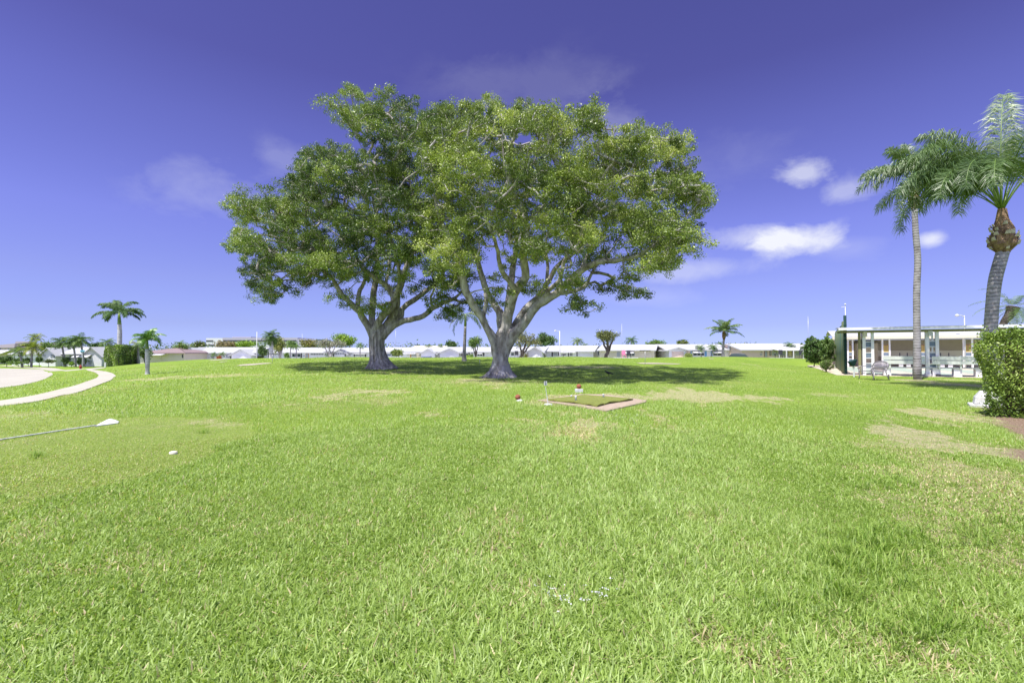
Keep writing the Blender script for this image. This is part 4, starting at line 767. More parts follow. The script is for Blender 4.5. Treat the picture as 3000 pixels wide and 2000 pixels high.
# white bare leaning stems of the trio
# big clipped hedge on the left (box hedge with soft corners)
def boxhedge(name,label,corners,z0f,h,nl,size,cols,seed,core=True,rnd=.25,cat='hedge'):
    r=np.random.default_rng(seed); cr=np.array(corners,float); c=cr.mean(0); zb=float(terr(np.array([c[0]]),np.array([c[1]]))[0])
    root=thing(name,(c[0],c[1],zb),label,cat)
    n=len(cr); per=[np.linalg.norm(cr[(i+1)%n]-cr[i]) for i in range(n)]; S=sum(per)
    area_top=abs(sum(cr[i][0]*cr[(i+1)%n][1]-cr[(i+1)%n][0]*cr[i][1] for i in range(n)))/2
    ns=int(nl*S*h/(S*h+area_top)); nt=nl-ns; P=[];
    s=r.random(ns)*S; v=r.random(ns); 
    cum=np.r_[0,np.cumsum(per)]; i=np.searchsorted(cum,s,side='right')-1; f=((s-cum[i])/np.array(per)[i])[:,None]; xy=cr[i]*(1-f)+cr[(i+1)%n]*f
    inn=(c-xy); inn/=np.linalg.norm(inn,axis=1)[:,None]; bulge=(.12*np.sin(xy[:,0]*3+v*5)+.1*np.sin(xy[:,1]*4.3+v*3)+.07*np.sin(xy[:,0]*9+v*11)*np.sin(xy[:,1]*7)+r.exponential(.08,ns)-.06-np.where(r.random(ns)<.04,r.random(ns)*.18,0))
    tin=np.where(v>.75,(v-.75)/.25,0)**2*rnd*1.7+np.clip(.5-v,0,.5)**1.5*rnd*1.1
    xy=xy+inn*(bulge+tin)[:,None]; z=v*h
    tri=r.random((nt,2)); q=[]
    mn=cr.min(0);mx=cr.max(0); pts=mn+(mx-mn)*r.random((nt*4,2)); ok=pip(pts[:,0],pts[:,1],cr); pts=pts[ok][:nt]; zt=h-.04-r.exponential(.06,len(pts))+.09*np.sin(pts[:,0]*2.5)*np.cos(pts[:,1]*3.1)+.05*np.sin(pts[:,0]*8)*np.sin(pts[:,1]*9)+np.where(r.random(len(pts))<.05,r.random(len(pts))*.2,0)
    X=np.r_[xy[:,0],pts[:,0]];Yy=np.r_[xy[:,1],pts[:,1]]; g=terr(X,Yy); Z=g+np.r_[z,zt]
    V,Q=kites(np.c_[X,Yy,Z],size,.2,.55,r); N=len(X); tone=.5+.3*np.sin(X*1.7+Z*2.3)+.2*np.sin(Yy*2.9)
    npmesh('foliage',V,Q,'leaf',root,col=np.repeat(leafcols(N,cols,r,base=np.clip(tone,0,1)*(len(cols)-1)),4,0))
    ci=c+(cr-c)*.84; m=MB(); m.slab([(x,y,gz(x,y)+.15) for x,y in ci],(0,0,h-.35)); m.build('twigs','core',root)
    st=MB()
    for k in range(int(S*2.5)):
        t=r.random()*S; j=int(np.searchsorted(cum,t,side='right')-1); f=(t-cum[j])/per[j]; p=cr[j]*(1-f)+cr[(j+1)%n]*f; p=p+(c-p)/np.linalg.norm(c-p)*r.uniform(.2,.4); z=gz(*p); st.tube([(p[0],p[1],z-.05),(p[0]+r.normal()*.08,p[1]+r.normal()*.08,z+r.uniform(.2,.5)*h)],[.011,.005],4)
    st.build('stems','darkbark',root)
    return root
def pip(x,y,poly):
    ins=np.zeros(len(x),bool); n=len(poly)
    for i in range(n):
        x0,y0=poly[i];x1,y1=poly[(i+1)%n]
        if y0==y1: continue
        ins^=((y0>y)!=(y1>y))&(x<(x1-x0)*(y-y0)/(y1-y0)+x0)
    return ins
def xy(px,Y): return (xat(px,Y),Y)
boxhedge('clipped_hedge','big square-clipped green hedge on the left, in front of the royal palm',[xy(308,59),xy(346,56),xy(405,63),xy(398,72),xy(318,72)],0,2.55,20000,.16,[(.06,.11,.02),(.13,.22,.03),(.25,.36,.05)],61)
P0=[(10.1,10.4),(11.2,10.95),(13.2,11.4),(17,12),(19,8.5),(12.6,8.6)]
boxhedge('clipped_hedge','large leafy hedge at the right edge, overhanging the white concrete block',P0,0,1.83,140000,.053,[(.09,.15,.02),(.18,.28,.04),(.31,.42,.08),(.50,.54,.22)],62,rnd=.42)
# ================================================================ shelter and court
O=np.array([21.2,28.0]); th=R(28); U=np.array([cos(th),-sin(th)]); Nn=np.array([sin(th),cos(th)])
def sp(px,back=0):
    o=O+Nn*back; k=(px-1500)/F; return (k*o[1]-o[0])/(U[0]-k*U[1])
def W3(s,b,z): q=O+U*s+Nn*b; return np.array([q[0],q[1],z])
ROT=-th
def bx(m,s,b,z,ds,db,dz): return m.box(W3(s,b,z),(ds,db,dz),ROT)
S0=sp(2470); S1=sp(2880)+5.5
root=thing('court_shelter',W3(2,0,0),'long white-roofed open shelter with panelled posts at the near side of the court','shelter')
m=MB(); Ls=S1-S0; sc=(S0+S1)/2
for i in range(4): bx(m,sc,-.35+i*.32,2.70+i*.035,Ls+.5,.30,.035)
bx(m,sc,.75,2.84,Ls+.5,1.1,.03); m.build('roof','roofw',root)
bx(MB(),sc,-.54,2.735,Ls+.54,.05,.13).build('fascia','wallw',root)
bx(MB(),sc,-.1,2.585,Ls+.3,.16,.13).build('beam','olive',root)
m=MB(); bx(m,sc,1.2,2.60,Ls+.3,.12,.1); m.build('rear_beam','olive',root)
pw={'2518':('olive',.13),'2525':('dark',.05),'2531':('postw',.16),'2556':('postw',.14),'2716':('postw',.17),'2745':('postw',.15),'2880':('postw',.16)}
for k,(mt,w) in pw.items():
    s=sp(float(k)); g=gz(*W3(s,0,0)[:2]); bx(MB(),s,0,(2.52+g)/2,w,w,2.52-g).build('post',mt,root)
for k in (8.5,9.1,11.8):
    bx(MB(),k,0,1.26,.16,.16,2.52).build('post','postw',root)
def panel(pa,pb,cells,tee):
    a,b=sp(pa),sp(pb); w=b-a; s=(a+b)/2; m=MB()
    Ym=W3(s,0,0)[1]
    for (y0,y1,kind) in cells:
        z1,z0=zat(y0,Ym),zat(y1,Ym)
        if kind: bx(m,s,0,(z0+z1)/2,w*.9,.06,z1-z0-.03)
    p=m.build('block_panel','bluegrey',root)
    f=MB()
    for (y0,y1,kind) in cells: bx(f,s,0,zat(y0,Ym),w,.09,.055)
    bx(f,s,0,zat(cells[-1][1],Ym),w,.09,.055)
    if tee:
        for (y0,y1,kind) in cells:
            if not kind: bx(f,s,0,(zat(y0,Ym)+zat(y1,Ym))/2,w*.26,.05,zat(y0,Ym)-zat(y1,Ym)-.06)
        bx(f,s,0,(zat(999,Ym)+2.5)/2,w*.26,.05,2.5-zat(999,Ym)-.05)
    f.build('panel_frame','white',root)
panel(2535,2552,[(1001,1017,1),(1017,1033,0),(1033,1048.5,1),(1048.5,1064,0),(1064,1079,1)],False)
panel(2722,2741,[(999,1015,1),(1015,1032.5,0),(1032.5,1049,1),(1049,1066,0),(1066,1083,1)],True)
# floodlights on posts
for px in (2531,2720): 
    s=sp(px); bx(MB(),s+.05,-.14,2.42,.18,.12,.28).build('floodlight','cream' if px<2600 else 'white',root)
s=sp(2716); bx(MB(),s,-.05,.12,.24,.3,.14).build('drain_cap','white',root); s=sp(2745); bx(MB(),s,-.05,.1,.2,.25,.12).build('drain_cap','dark',root)
# court slab + lanes
m=MB(); B0,B1=-.45,22.4
m.slab([W3(S0-.4,B0,.03),W3(S1+1,B0,.03),W3(S1+1,B1,.03),W3(S0-.4,B1,.03)],(0,0,-.35)); tag(m.build('shuffleboard_court','courtb'),kind='structure')
k=0; s=S0+1.2
while s<S1-1:
    m=MB(); m.slab([W3(s,1.3,.036),W3(s+1.9,1.3,.036),W3(s+1.9,17.6,.036),W3(s,17.6,.036)],(0,0,-.003)); o=tag(m.build('court_lane','court'),kind='structure')
    l=MB()
    for bb in (2.0,3.2,4.6,14.2,15.6,16.8): bx(l,s+.95,bb,.0395,1.8,.05,.003)
    for e in (.06,1.84): bx(l,s+e,9.4,.0395,.05,16,.003)
    o2=l.build('court_line','white'); tag(o2,kind='structure'); o2.parent=o
    s+=3.0
# far shelter
BF=18.6; SF0=sp(2475,BF)-1; SF1=sp(2990,BF)+6; scf=(SF0+SF1)/2; Lf=SF1-SF0
root=thing('far_shelter',W3(8,20,0),'far shelter across the court with a tan wall, cream band and yellow scoreboards','shelter')
m=MB(); m.slab([W3(SF0,BF-.5,2.78),W3(SF1,BF-.5,2.78),W3(SF1,BF+3.2,3.45),W3(SF0,BF+3.2,3.45)],(0,0,-.06)); m.slab([W3(SF0,BF+3.2,3.45),W3(SF1,BF+3.2,3.45),W3(SF1,BF+5,3.1),W3(SF0,BF+5,3.1)],(0,0,-.06)); m.build('roof','roofw',root)
bx(MB(),scf,BF-.45,2.64,Lf,.14,.2).build('fascia','cream',root)
m=MB(); m.slab([W3(SF0,BF-.3,2.52),W3(SF1,BF-.3,2.52),W3(SF1,BF+2.6,2.52),W3(SF0,BF+2.6,2.52)],(0,0,.04)); m.build('ceiling','wallw',root)
w=bx(MB(),scf,BF+2.7,1.25,Lf,.2,2.5).build('wall','tan',root)
a=sp(2570,BF+2.6); Yb=W3(8,BF+2.6,0)[1]
zb1,zb0=1.50,.98
bx(MB(),(a+SF1)/2,BF+2.585,(zb1+zb0)/2,SF1-a,.03,zb1-zb0).build('painted_band','creamband',w)
a0=sp(2497,BF+2.6);a1=sp(2505,BF+2.6); m=MB(); m.slab([W3(a0-.6,BF+2.57,zb0),W3(a1-.1,BF+2.57,zb0),W3(a1+.15,BF+2.57,zb1),W3(a0-.6,BF+2.57,zb1)],[*(Nn*.03),0]); m.build('painted_band','creamband',w)
# storage closet recess
sA,sB=sp(2510,BF+1.5),sp(2570,BF+1.5); m=MB(); bx(m,(sA+sB)/2,BF+1.9,1.1,sB-sA,1.4,2.2); m.build('cupboard','tan',root); bx(MB(),(sA+sB)/2,BF+1.9,2.23,sB-sA+.3,1.7,.06).build('cupboard_top','dark',root)
for pa,pb in ((2486,2496),(2587,2604),(2697,2712),(2825,2846),(2945,2966)):
    sa,sb=sp(pa-2,BF),sp(pb+2,BF)
    for q in (sa,sb): bx(MB(),q,BF,1.28,.12,.12,2.55).build('post','postw',root)
    mid=(sa+sb)/2; wd=(sb-sa)-.14
    y=bx(MB(),mid,BF,1.70,wd,.06,.68).build('scoreboard','yellow',root)
    t=MB()
    for q in range(7): bx(t,mid,BF-.035,1.50+q*.075,wd*.28,.012,.022)
    for q in range(6): bx(t,mid-wd*.36,BF-.035,1.55+q*.075,.03,.012,.03); bx(t,mid+wd*.36,BF-.035,1.55+q*.075,.03,.012,.03)
    bx(t,mid,BF-.035,2.0,wd*.8,.015,.06); t.build('score_marks','brown',y)
    bx(MB(),mid,BF,1.19,wd*.9,.05,.26).build('block_panel','bluegrey',root); bx(MB(),mid,BF,.62,wd*.9,.05,.26).build('block_panel','bluegrey',root)
    f=MB(); [bx(f,mid,BF,z,wd+.02,.07,.05) for z in (1.34,1.04,.77,.47)]; f.build('panel_frame','white',root)
# dark blue benches against the far wall
for s_a,s_b,l in ((sp(2622,BF+.6),sp(2700,BF+.6),'dark blue-grey slatted bench under the far shelter, left of the thin palm trunk'),(sp(2718,BF+.6),sp(2801,BF+.6),'dark blue-grey slatted bench under the far shelter, between panel post and hedge')):
    mid=(s_a+s_b)/2; b=W3(mid,BF+1,0); root=thing('slatted_bench',b,l,'bench','benches of the court')
    for z in (.92,.72): bx(MB(),mid,BF+.9,z,s_b-s_a,.04,.17).build('back_board','bluegrey',root)
    bx(MB(),mid,BF+.65,.47,s_b-s_a,.42,.05).build('seat','bluegrey',root)
    for q in (s_a+.4,mid,s_b-.4):
        bx(MB(),q,BF+.7,.22,.3,.35,.44).build('leg','white',root); bx(MB(),q,BF+.95,.85,.06,.05,.9).build('back_strut','dark',root)
# pale green long benches at the near side
for pa,pb,l in ((2585,2708,'long pale green plank bench at the court edge, left of the thin palm trunk'),(2728,2960,'long pale green plank bench running behind the right-hand hedge')):
    a,b_=sp(pa,-.1),sp(pb,-.1); mid=(a+b_)/2; root=thing('plank_bench',W3(mid,-.1,0),l,'bench','benches of the court')
    for z in (1.04,.80): bx(MB(),mid,-.22,z,b_-a,.045,.20).build('back_board','benchg',root)
    bx(MB(),mid,.12,.50,b_-a+.25,.46,.06).build('seat','benchg',root)
    ns=2 if b_-a<3.2 else 4
    for q in np.linspace(a+.22,b_-.3,ns):
        bx(MB(),q,.1,.235,.34,.36,.47).build('leg','postw',root); bx(MB(),q+.1,-.17,.82,.07,.05,.72).build('back_strut','benchg',root)
a,b_=sp(2748,.1),sp(2728,.1)
# ================================================================ green windscreen fence
F0=np.array(xy(2472,29.0)); F1=np.array(xy(2446,43.5)); root=thing('windscreen_fence',(F0[0],F0[1],0),'tall green fabric windscreen fence seen edge-on beside the shelter','fence')
m=MB(); n=26; V=[];fc=[]
for i in range(n+1):
    t=i/n; p=F0*(1-t)+F1*t; w=.05*math.sin(i*1.7)+.03*math.sin(i*3.1); h=3.15 if t>.14 else 3.4
    p=p+np.array([w,0]); V+= [(p[0],p[1],.02),(p[0]+.02*math.sin(i),p[1],h*.5),(p[0],p[1],h-.1)]
for i in range(n):
    for j in range(2): fc.append((i*3+j,(i+1)*3+j,(i+1)*3+j+1,i*3+j+1))
o=m.add(V,fc).build('screen_fabric','gscreen',root,smooth=True); md=o.modifiers.new('thick','SOLIDIFY'); md.thickness=.02
for t,h in ((0,3.6),(.14,3.35),(.4,3.2),(.7,3.2),(1,3.2)):
    p=F0*(1-t)+F1*t; MB().tube([(p[0]+.09,p[1],-.1),(p[0]+.09,p[1],h)],.055 if t else .08,10).build('post','gpost',root,smooth=True)
MB().tube([(F0[0]+.09,F0[1],3.2),(F1[0]+.09,F1[1],3.2)],.03,6).build('top_rail','gpost',root)
ties=MB()
for z in np.arange(.3,3.3,.3): ties.lathe((F0[0]+.09,F0[1],z),[(.09,-.02),(.09,.02)],8)
ties.build('tie','gpost',root)
# ================================================================ litter box on post
p=hit(2502,1104); root=thing('box_on_post',p,'dark green slant-topped box on a short white post beside the metal bench','post box')
MB().tube([p-[0,0,.1],p+[0,0,.45],p+[-.03,0,.60]],[.045,.04,.06],8).build('post','white',root)
m=MB(); c=p+np.array([-.08,0,0]); V=[]
for z,hx,hy in ((.60,.05,.05),(.68,.11,.10),(.92,.19,.15)): V+=[c+np.array([sx*hx,sy*hy,z+(.07*sx if z>.9 else 0)]) for sx,sy in((-1,-1),(1,-1),(1,1),(-1,1))]
fc=[(0,3,2,1),(8,9,10,11)]+[(a*4+j,a*4+(j+1)%4,a*4+4+(j+1)%4,a*4+4+j) for a in (0,1) for j in range(4)]
m.add(V,fc); m.build('box','gpost',root,bevel=.015)
# ================================================================ metal garden bench
p=hit(2556,1112); bz=p[2]; BR=R(-118)   # local +x along the bench, +y to its back
br=thing('metal_garden_bench',p,'small grey metal bench with an arched lattice back on the grass by the shelter','bench')
def bl(x,y,z): c,s=cos(BRR),sin(BRR); return p+np.array([x*c-y*s,x*s+y*c,z])
BRR=R(-99)
# back: arch
Wb=.62
def back(x,t): # t height 0..1 along the leaned back ; returns local y,z
    return .27+.16*t,.43+.50*t
def arch(x): return .62+.38*math.sqrt(max(0,1-(x/Wb)**2))
m=MB(); pts=[]
for x in np.linspace(-Wb,Wb,25): y,z=back(x,arch(x)); pts.append(bl(x,y,z))
y,z=back(0,.05); m.tube([bl(-Wb,y,z)]+pts+[bl(Wb,y,z)],.026,8)
m.build('back_frame','iron',br,smooth=True)
m=MB(); y0,z0=back(0,.12); m.tube([bl(-Wb,y0,z0),bl(Wb,y0,z0)],.018,6); y0,z0=back(0,.36); m.tube([bl(-Wb,y0,z0),bl(Wb,y0,z0)],.012,6)
for t in (.6,.78):
    y0,z0=back(0,t); w=Wb*math.sqrt(max(0,1-((t-.62)/.38)**2)) if t>.62 else Wb; m.tube([bl(-w,y0,z0),bl(w,y0,z0)],.012,6)
for i in range(15):
    x=-Wb+.09+(2*Wb-.18)*i/14; ya,za=back(x,.12); yb,zb=back(x*.92,arch(x*.92)); m.tube([bl(x,ya,za),bl(x*.9,yb,zb)],[.016,.014],5)
m.build('backrest','iron',br,smooth=True)
m=MB()
for i in range(9):
    y=-.27+i*.065; m.box(bl(0,y,.44-.012*math.sin(i/8*pi)*3),(2*Wb,.045,.022),BRR)
m.build('seat','iron',br)
for sx in (-1,1):
    x=sx*Wb
    MB().tube([bl(x,-.30,0),bl(x,-.27,.2),bl(x,-.30,.40),bl(x,-.26,.5)],[.028,.022,.028,.02],8).build('leg','iron',br,smooth=True)
    MB().tube([bl(x,.42,0),bl(x,.33,.22),bl(x,.27,.42),bl(x,.29,.6)],[.028,.022,.026,.024],8).build('leg','iron',br,smooth=True)
    MB().tube([bl(x,.33,.70),bl(x,.1,.69),bl(x,-.18,.67),bl(x,-.33,.63),bl(x,-.36,.56),bl(x,-.28,.50),bl(x,-.2,.56)],.02,8).build('armrest','iron',br,smooth=True)
    MB().tube([bl(x,-.27,.2),bl(x,-.05,.30),bl(x,.33,.2)],.014,6).build('brace','iron',br,smooth=True)
MB().tube([bl(-Wb,-.28,.40),bl(0,-.28,.30),bl(Wb,-.28,.40)],.014,6).build('front_apron','iron',br,smooth=True)
# small tap in the grass right of the bench
q=hit(2604,1110); root=thing('sprinkler_head',q,'small dark sprinkler riser in the grass right of the metal bench','sprinkler'); MB().tube([q,q+[0,0,.16]],.02,6).build('riser','dark',root); MB().lathe(q+[0,0,.16],[(.03,0),(.035,.05),(.015,.08)],8).build('nozzle','dark',root)
# ================================================================ tee mat
def gp(px,py,dz=0): q=hit(px,py).copy(); q[2]+=dz; return q
A=[gp(1585,1175),gp(1712,1160),gp(1892,1177),gp(1775,1203)]
bor=[gp(1574,1175),gp(1700,1157),gp(1770,1157.5),gp(1894,1175.5),gp(1890,1181),gp(1778,1207),gp(1770,1206)]
A=[gp(1604,1177),gp(1712,1163.5),gp(1820,1172),gp(1855,1176),gp(1785,1187),gp(1750,1196),gp(1700,1188)]
def drape(poly,dz,thick): return [np.array([q[0],q[1],q[2]+dz]) for q in poly],(0,0,-thick)
pl,t=drape(bor,.035,.12); bo=MB().slab(pl,t).build('concrete_pad','pinkc'); tag(bo,'pink diamond-shaped concrete pad under the green mat','pad')
pl,t=drape(A,.085,.035)
# irregular curled mat edge
ml=[]
for i in range(len(pl)):
    a,b_=pl[i],pl[(i+1)%len(pl)]
    for f in np.linspace(0,1,6)[:-1]: q=a*(1-f)+b_*f; q=q+np.array([0,0,.014*math.sin(i*2+f*9)*(1 if i>2 else .3)]); ml.append(q)
cen=np.mean(ml,0); n=len(ml); V=[cen]+ml+[q-[0,0,.035] for q in ml]; fc=[(0,1+i,1+(i+1)%n) for i in range(n)]+[(1+i,1+n+i,1+n+(i+1)%n,1+(i+1)%n) for i in range(n)]
mo=MB().add(V,fc).build('turf_mat','turf'); tag(mo,'olive green artificial turf mat with a curled front edge lying on the pink pad','mat')
mc=np.mean(bor,0); MATP=[tuple((q*.9+mc*.1)[:2]) for q in bor]
for px,py,hh,l in ((1687,1182,.13,'white tee peg standing at the front edge of the turf mat'),(1768,1172,.10,'white tee peg near the back right of the turf mat')):
    q=gp(px,py,.085); root=tag(MB().lathe(q,[(.028,0),(.025,hh*.7),(.035,hh)],10).build('tee_peg','white',smooth=True),l,'tee peg','tee pegs on the mat')
q=gp(1674,1171,.115); tag(MB().lathe(q,[(.001,-.028),(.02,-.02),(.028,0),(.02,.02),(.001,.028)],10).build('golf_ball','white',smooth=True),'white ball at the back left of the turf mat','golf ball')
# terracotta tee marker balls on white bases
for px,py,rr,l in ((1517,1176,.076,'weathered red ball marker on a small white base, left of the number sign'),(1696,1149,.085,'weathered red ball marker on a white base behind the turf mat')):
    q=gp(px,py); root=thing('tee_marker',q,l,'tee marker','red ball tee markers')
    if px<1600: MB().lathe(q+[.05,-.02,0],[(.09,-.05),(.1,.03),(.06,.06),(.02,.07)],12).build('base','whitep',root,smooth=True); c=q+[0,0,.05+rr]
    else: MB().box(q+[0,0,.05],(.27,.2,.14)).build('base','whitep',root,bevel=.02); c=q+[0,0,.12+rr]
    a=np.linspace(-pi/2,pi/2,13); MB().lathe(c,[(rr*max(.02,cos(x)),rr*sin(x)) for x in a],18).build('ball','terra',root,smooth=True)
# number sign
q=gp(1606,1187); root=thing('hole_number_sign',q,'thin white rod with a small square number 2 sign, in a round white base','sign')
MB().lathe(q,[(.105,-.05),(.11,.025),(.09,.045),(.03,.05)],20).build('base','whitep',root,smooth=True)
top=q+np.array([-.07,0,.575]); MB().tube([q+[0,0,.03],top-[0,0,.1]],[.010,.008],8).build('rod','white',root)
m=MB().box(top+[0,0,0],(.078,.010,.11),R(12)); pl_=m.build('plate','white',root)
fcx=bpy.data.curves.new('numeral','FONT'); fcx.body='2'; fcx.size=.105; fcx.extrude=.002; fcx.align_x='CENTER'; fcx.align_y='CENTER'
dg=bpy.data.objects.new('tmp',fcx); C.objects.link(dg); me=bpy.data.meshes.new_from_object(dg.evaluated_get(bpy.context.evaluated_depsgraph_get())); C.objects.unlink(dg); bpy.data.objects.remove(dg)
nu=link('numeral',me,'dark',pl_); nu.location=top-wloc(root)+np.array([.0015,-.0085,0]); nu.rotation_euler=(R(90),0,R(12))
# crow
q=gp(1783,1101); cr=thing('crow',q,'black bird standing in the shade on the grass right of the smooth banyan','bird')
bm_=MB(); pr=[]
sk=[((-.20,.0,.13),.012),((-.12,0,.15),.03),((-.03,0,.16),.06),((.07,0,.185),.058),((.13,0,.23),.036),((.165,0,.27),.036),((.19,0,.275),.022),((.235,0,.262),.006)]
bm_.tube([q+np.array([-a[0],a[1],a[2]]) for a,_ in sk],[r for _,r in sk],10); bm_.tube([q+[.1,0,.15],q+[.2,0,.12],q+[.27,0,.10]],[.03,.035,.018],6)
for y in (-.03,.03): bm_.tube([q+[0,y,.12],q+[.0,y,.06],q+[-.01,y,0]],[.012,.007,.006],5)
o=bm_.build('body','black',cr,smooth=True); 
for y in (-1,1): MB().slab([q+[-.06,y*.062,.2],q+[.03,y*.066,.21],q+[.2,y*.03,.12],q+[.02,y*.06,.12]],(0,y*.008,0)).build('wing','black',cr)
# white edging line + wedge on left lawn
a=gp(-60,1302,.03); b_=gp(282,1250,.03); P=[a*(1-t)+b_*t for t in np.linspace(0,1,20)]; 
for q in P: q[2]=gz(q[0],q[1])+.025
tag(MB().tube(P,.012,6).build('white_line_pipe','whitep',smooth=True),'thin white pipe lying straight across the left lawn to the white slab','pipe')
outl=[(279,1251),(300,1240),(312,1234),(322,1231),(334,1233),(349,1237),(346,1241)]; m=MB(); pts=[gp(*v,.0) for v in outl]; pts[1:5]=[q for q in pts[1:5]]
cen=np.mean(pts,0); V=[]; n=len(pts)
for f,dz in ((1,-.03),(1,.02),(.7,.045),(.35,.055)):
    V+=[ (q*f+cen*(1-f))*[1,1,0]+[0,0,gz(q[0],q[1])+dz] for q in pts]
fc=[(k*n+i,k*n+(i+1)%n,(k+1)*n+(i+1)%n,(k+1)*n+i) for k in range(3) for i in range(n)]+[tuple(3*n+i for i in range(n))]
tag(m.add(V,fc).build('white_slab','white',smooth=False),'flat white wedge-shaped slab at the end of the thin white pipe','slab')
q=gp(508,1331); tag(MB().lathe(q,[(.048,-.02),(.05,.03),(.03,.04),(.01,.041)],18).build('ground_marker','cream',smooth=True),'small round cream marker disc set in the left foreground lawn','marker')
# white concrete block at right hedge
q=gp(2868,1190); c=np.array([12.2,12.1,0]); zc=gz(c[0],c[1]); root=thing('concrete_block',(c[0],c[1],zc),'white-painted chamfered concrete block on a plinth, half under the right-hand hedge','concrete block')
rt=R(-40)
MB().box(c+[0,0,zc+.02],(.98,.66,.1),rt).build('plinth','whitep',root,bevel=.015)
m=MB(); V=[]; ct,st=cos(rt),sin(rt)
for z,hx,hy in ((.07,.40,.25),(.24,.375,.23),(.40,.27,.13)): V+=[c+np.array([sx*hx*ct-sy*hy*st,sx*hx*st+sy*hy*ct,zc+z]) for sx,sy in((-1,-1),(1,-1),(1,1),(-1,1))]
m.add(V,[(0,3,2,1),(8,9,10,11)]+[(a*4+j,a*4+(j+1)%4,a*4+4+(j+1)%4,a*4+4+j) for a in (0,1) for j in range(4)]); m.build('block','whitep',root,bevel=.02)
# slim white posts of patio seen between: nothing else
# ================================================================ paths and road
def strip(name,A,Bl,m,n=60,k=5,lift=.03,smooth=True):
    def res(L):
        L=np.array(L); s=np.r_[0,np.cumsum(np.hypot(*np.diff(L[:,:2],axis=0).T))]; t=np.linspace(0,s[-1],n); return np.c_[np.interp(t,s,L[:,0]),np.interp(t,s,L[:,1])]
    a,b=res(A),res(Bl); 
    if smooth:
        for _ in range(2):
            for q in (a,b): q[1:-1]=(q[:-2]+2*q[1:-1]+q[2:])/4
    V=[]
    for i in range(n):
        for j in range(k+1): q=a[i]*(1-j/k)+b[i]*j/k; V.append((q[0],q[1],gz(q[0],q[1])+lift))
    V=np.array(V); nv=len(V); f=[(i*(k+1)+j,(i+1)*(k+1)+j,(i+1)*(k+1)+j+1,i*(k+1)+j+1) for i in range(n-1) for j in range(k)]
    e=[i*(k+1) for i in range(n)]+[(n-1)*(k+1)+j for j in range(1,k+1)]+[i*(k+1)+k for i in range(n-2,-1,-1)]+[j for j in range(k-1,0,-1)]
    W=V[e]-[0,0,.12]; f+=[(e[i],nv+i,nv+(i+1)%len(e),e[(i+1)%len(e)]) for i in range(len(e))]
    o=MB().add(np.r_[V,W],f).build(name,m); tag(o,kind='structure'); return np.r_[a,b[::-1]]
def H(L): return [hit(*p)[:2] for p in L]
EX=[]
low=[(-24,10),(-21.5,14)]+H([(71,1185),(149,1169),(226,1151),(292,1127),(327,1114),(341,1102),(333,1095),(312,1089),(268,1083.5),(244,1081)])
low=[(-21.5,12.5),(-20.2,15.2)]+[tuple(q) for q in low[2:]]
up=[(-23.6,12.5),(-22.4,15.8)]+[tuple(q) for q in H([(74,1166),(149,1148),(223,1130),(268,1114),(290,1100),(282,1092.5),(255,1085),(238,1082)])]
EX.append(strip('pavement',low,up,'conc',90,4))
topr=H([(130,1081.5),(60,1080),(0,1079)])+[np.array([-110,76.])]; botr=H([(155,1098),(128,1112),(74,1126),(0,1137.5)])+[np.array([-60,22.])]
T1=H([(131,1082)]); 
pa=[tuple(q) for q in H([(155,1097)])]+[tuple(q) for q in H([(140,1090),(128,1085),(122,1082)])]+[tuple(q) for q in topr[1:]]
pb=[tuple(q) for q in H([(155,1098)])]+[tuple(q) for q in botr[1:]]
EX.append(strip('road',pa,pb,'roadm',60,12,.02))
y1=hit(300,1078)[1]
c0=[tuple(hit(310,1078)[:2]),tuple(hit(240,1081)[:2]),tuple(hit(160,1078.5)[:2]),tuple(hit(60,1073)[:2]),(-95,hit(0,1070.5)[1])]
c1=[(x+.0,y-1.7) for x,y in c0]; c1[1]=(c1[1][0],c1[1][1]-.5); c1[2]=(c1[2][0],c1[2][1]-.8)
EX.append(strip('pavement',c0,c1,'conc',60,2))
xa=lambda px,Y:(xat(px,Y),Y)
EX.append(strip('road',[xa(480,66),xa(1000,61.5),xa(1600,61.5),xa(2250,61.5)],[xa(480,76),xa(1000,71),xa(1600,70),xa(2250,67)],'concw',60,6,.03))
for p0,p1,ya,yb in ((560,740,76.5,85),(770,950,71.5,86),(985,1120,71.5,84),(1130,1280,71.5,82),(1295,1450,71.5,80),(1470,1590,71,78),(1600,1735,71,76),(1800,1915,70,72.5),(1955,2120,68.5,72.2)):
    EX.append(strip('driveway',[xa(p0,ya),xa(p1,ya)],[xa(p0,yb),xa(p1,yb)],'concw',12,4,.03,False))
# drive apron joining road and pavement
q0=[tuple(hit(122,1082.5)[:2]),tuple(hit(240,1082.5)[:2])]
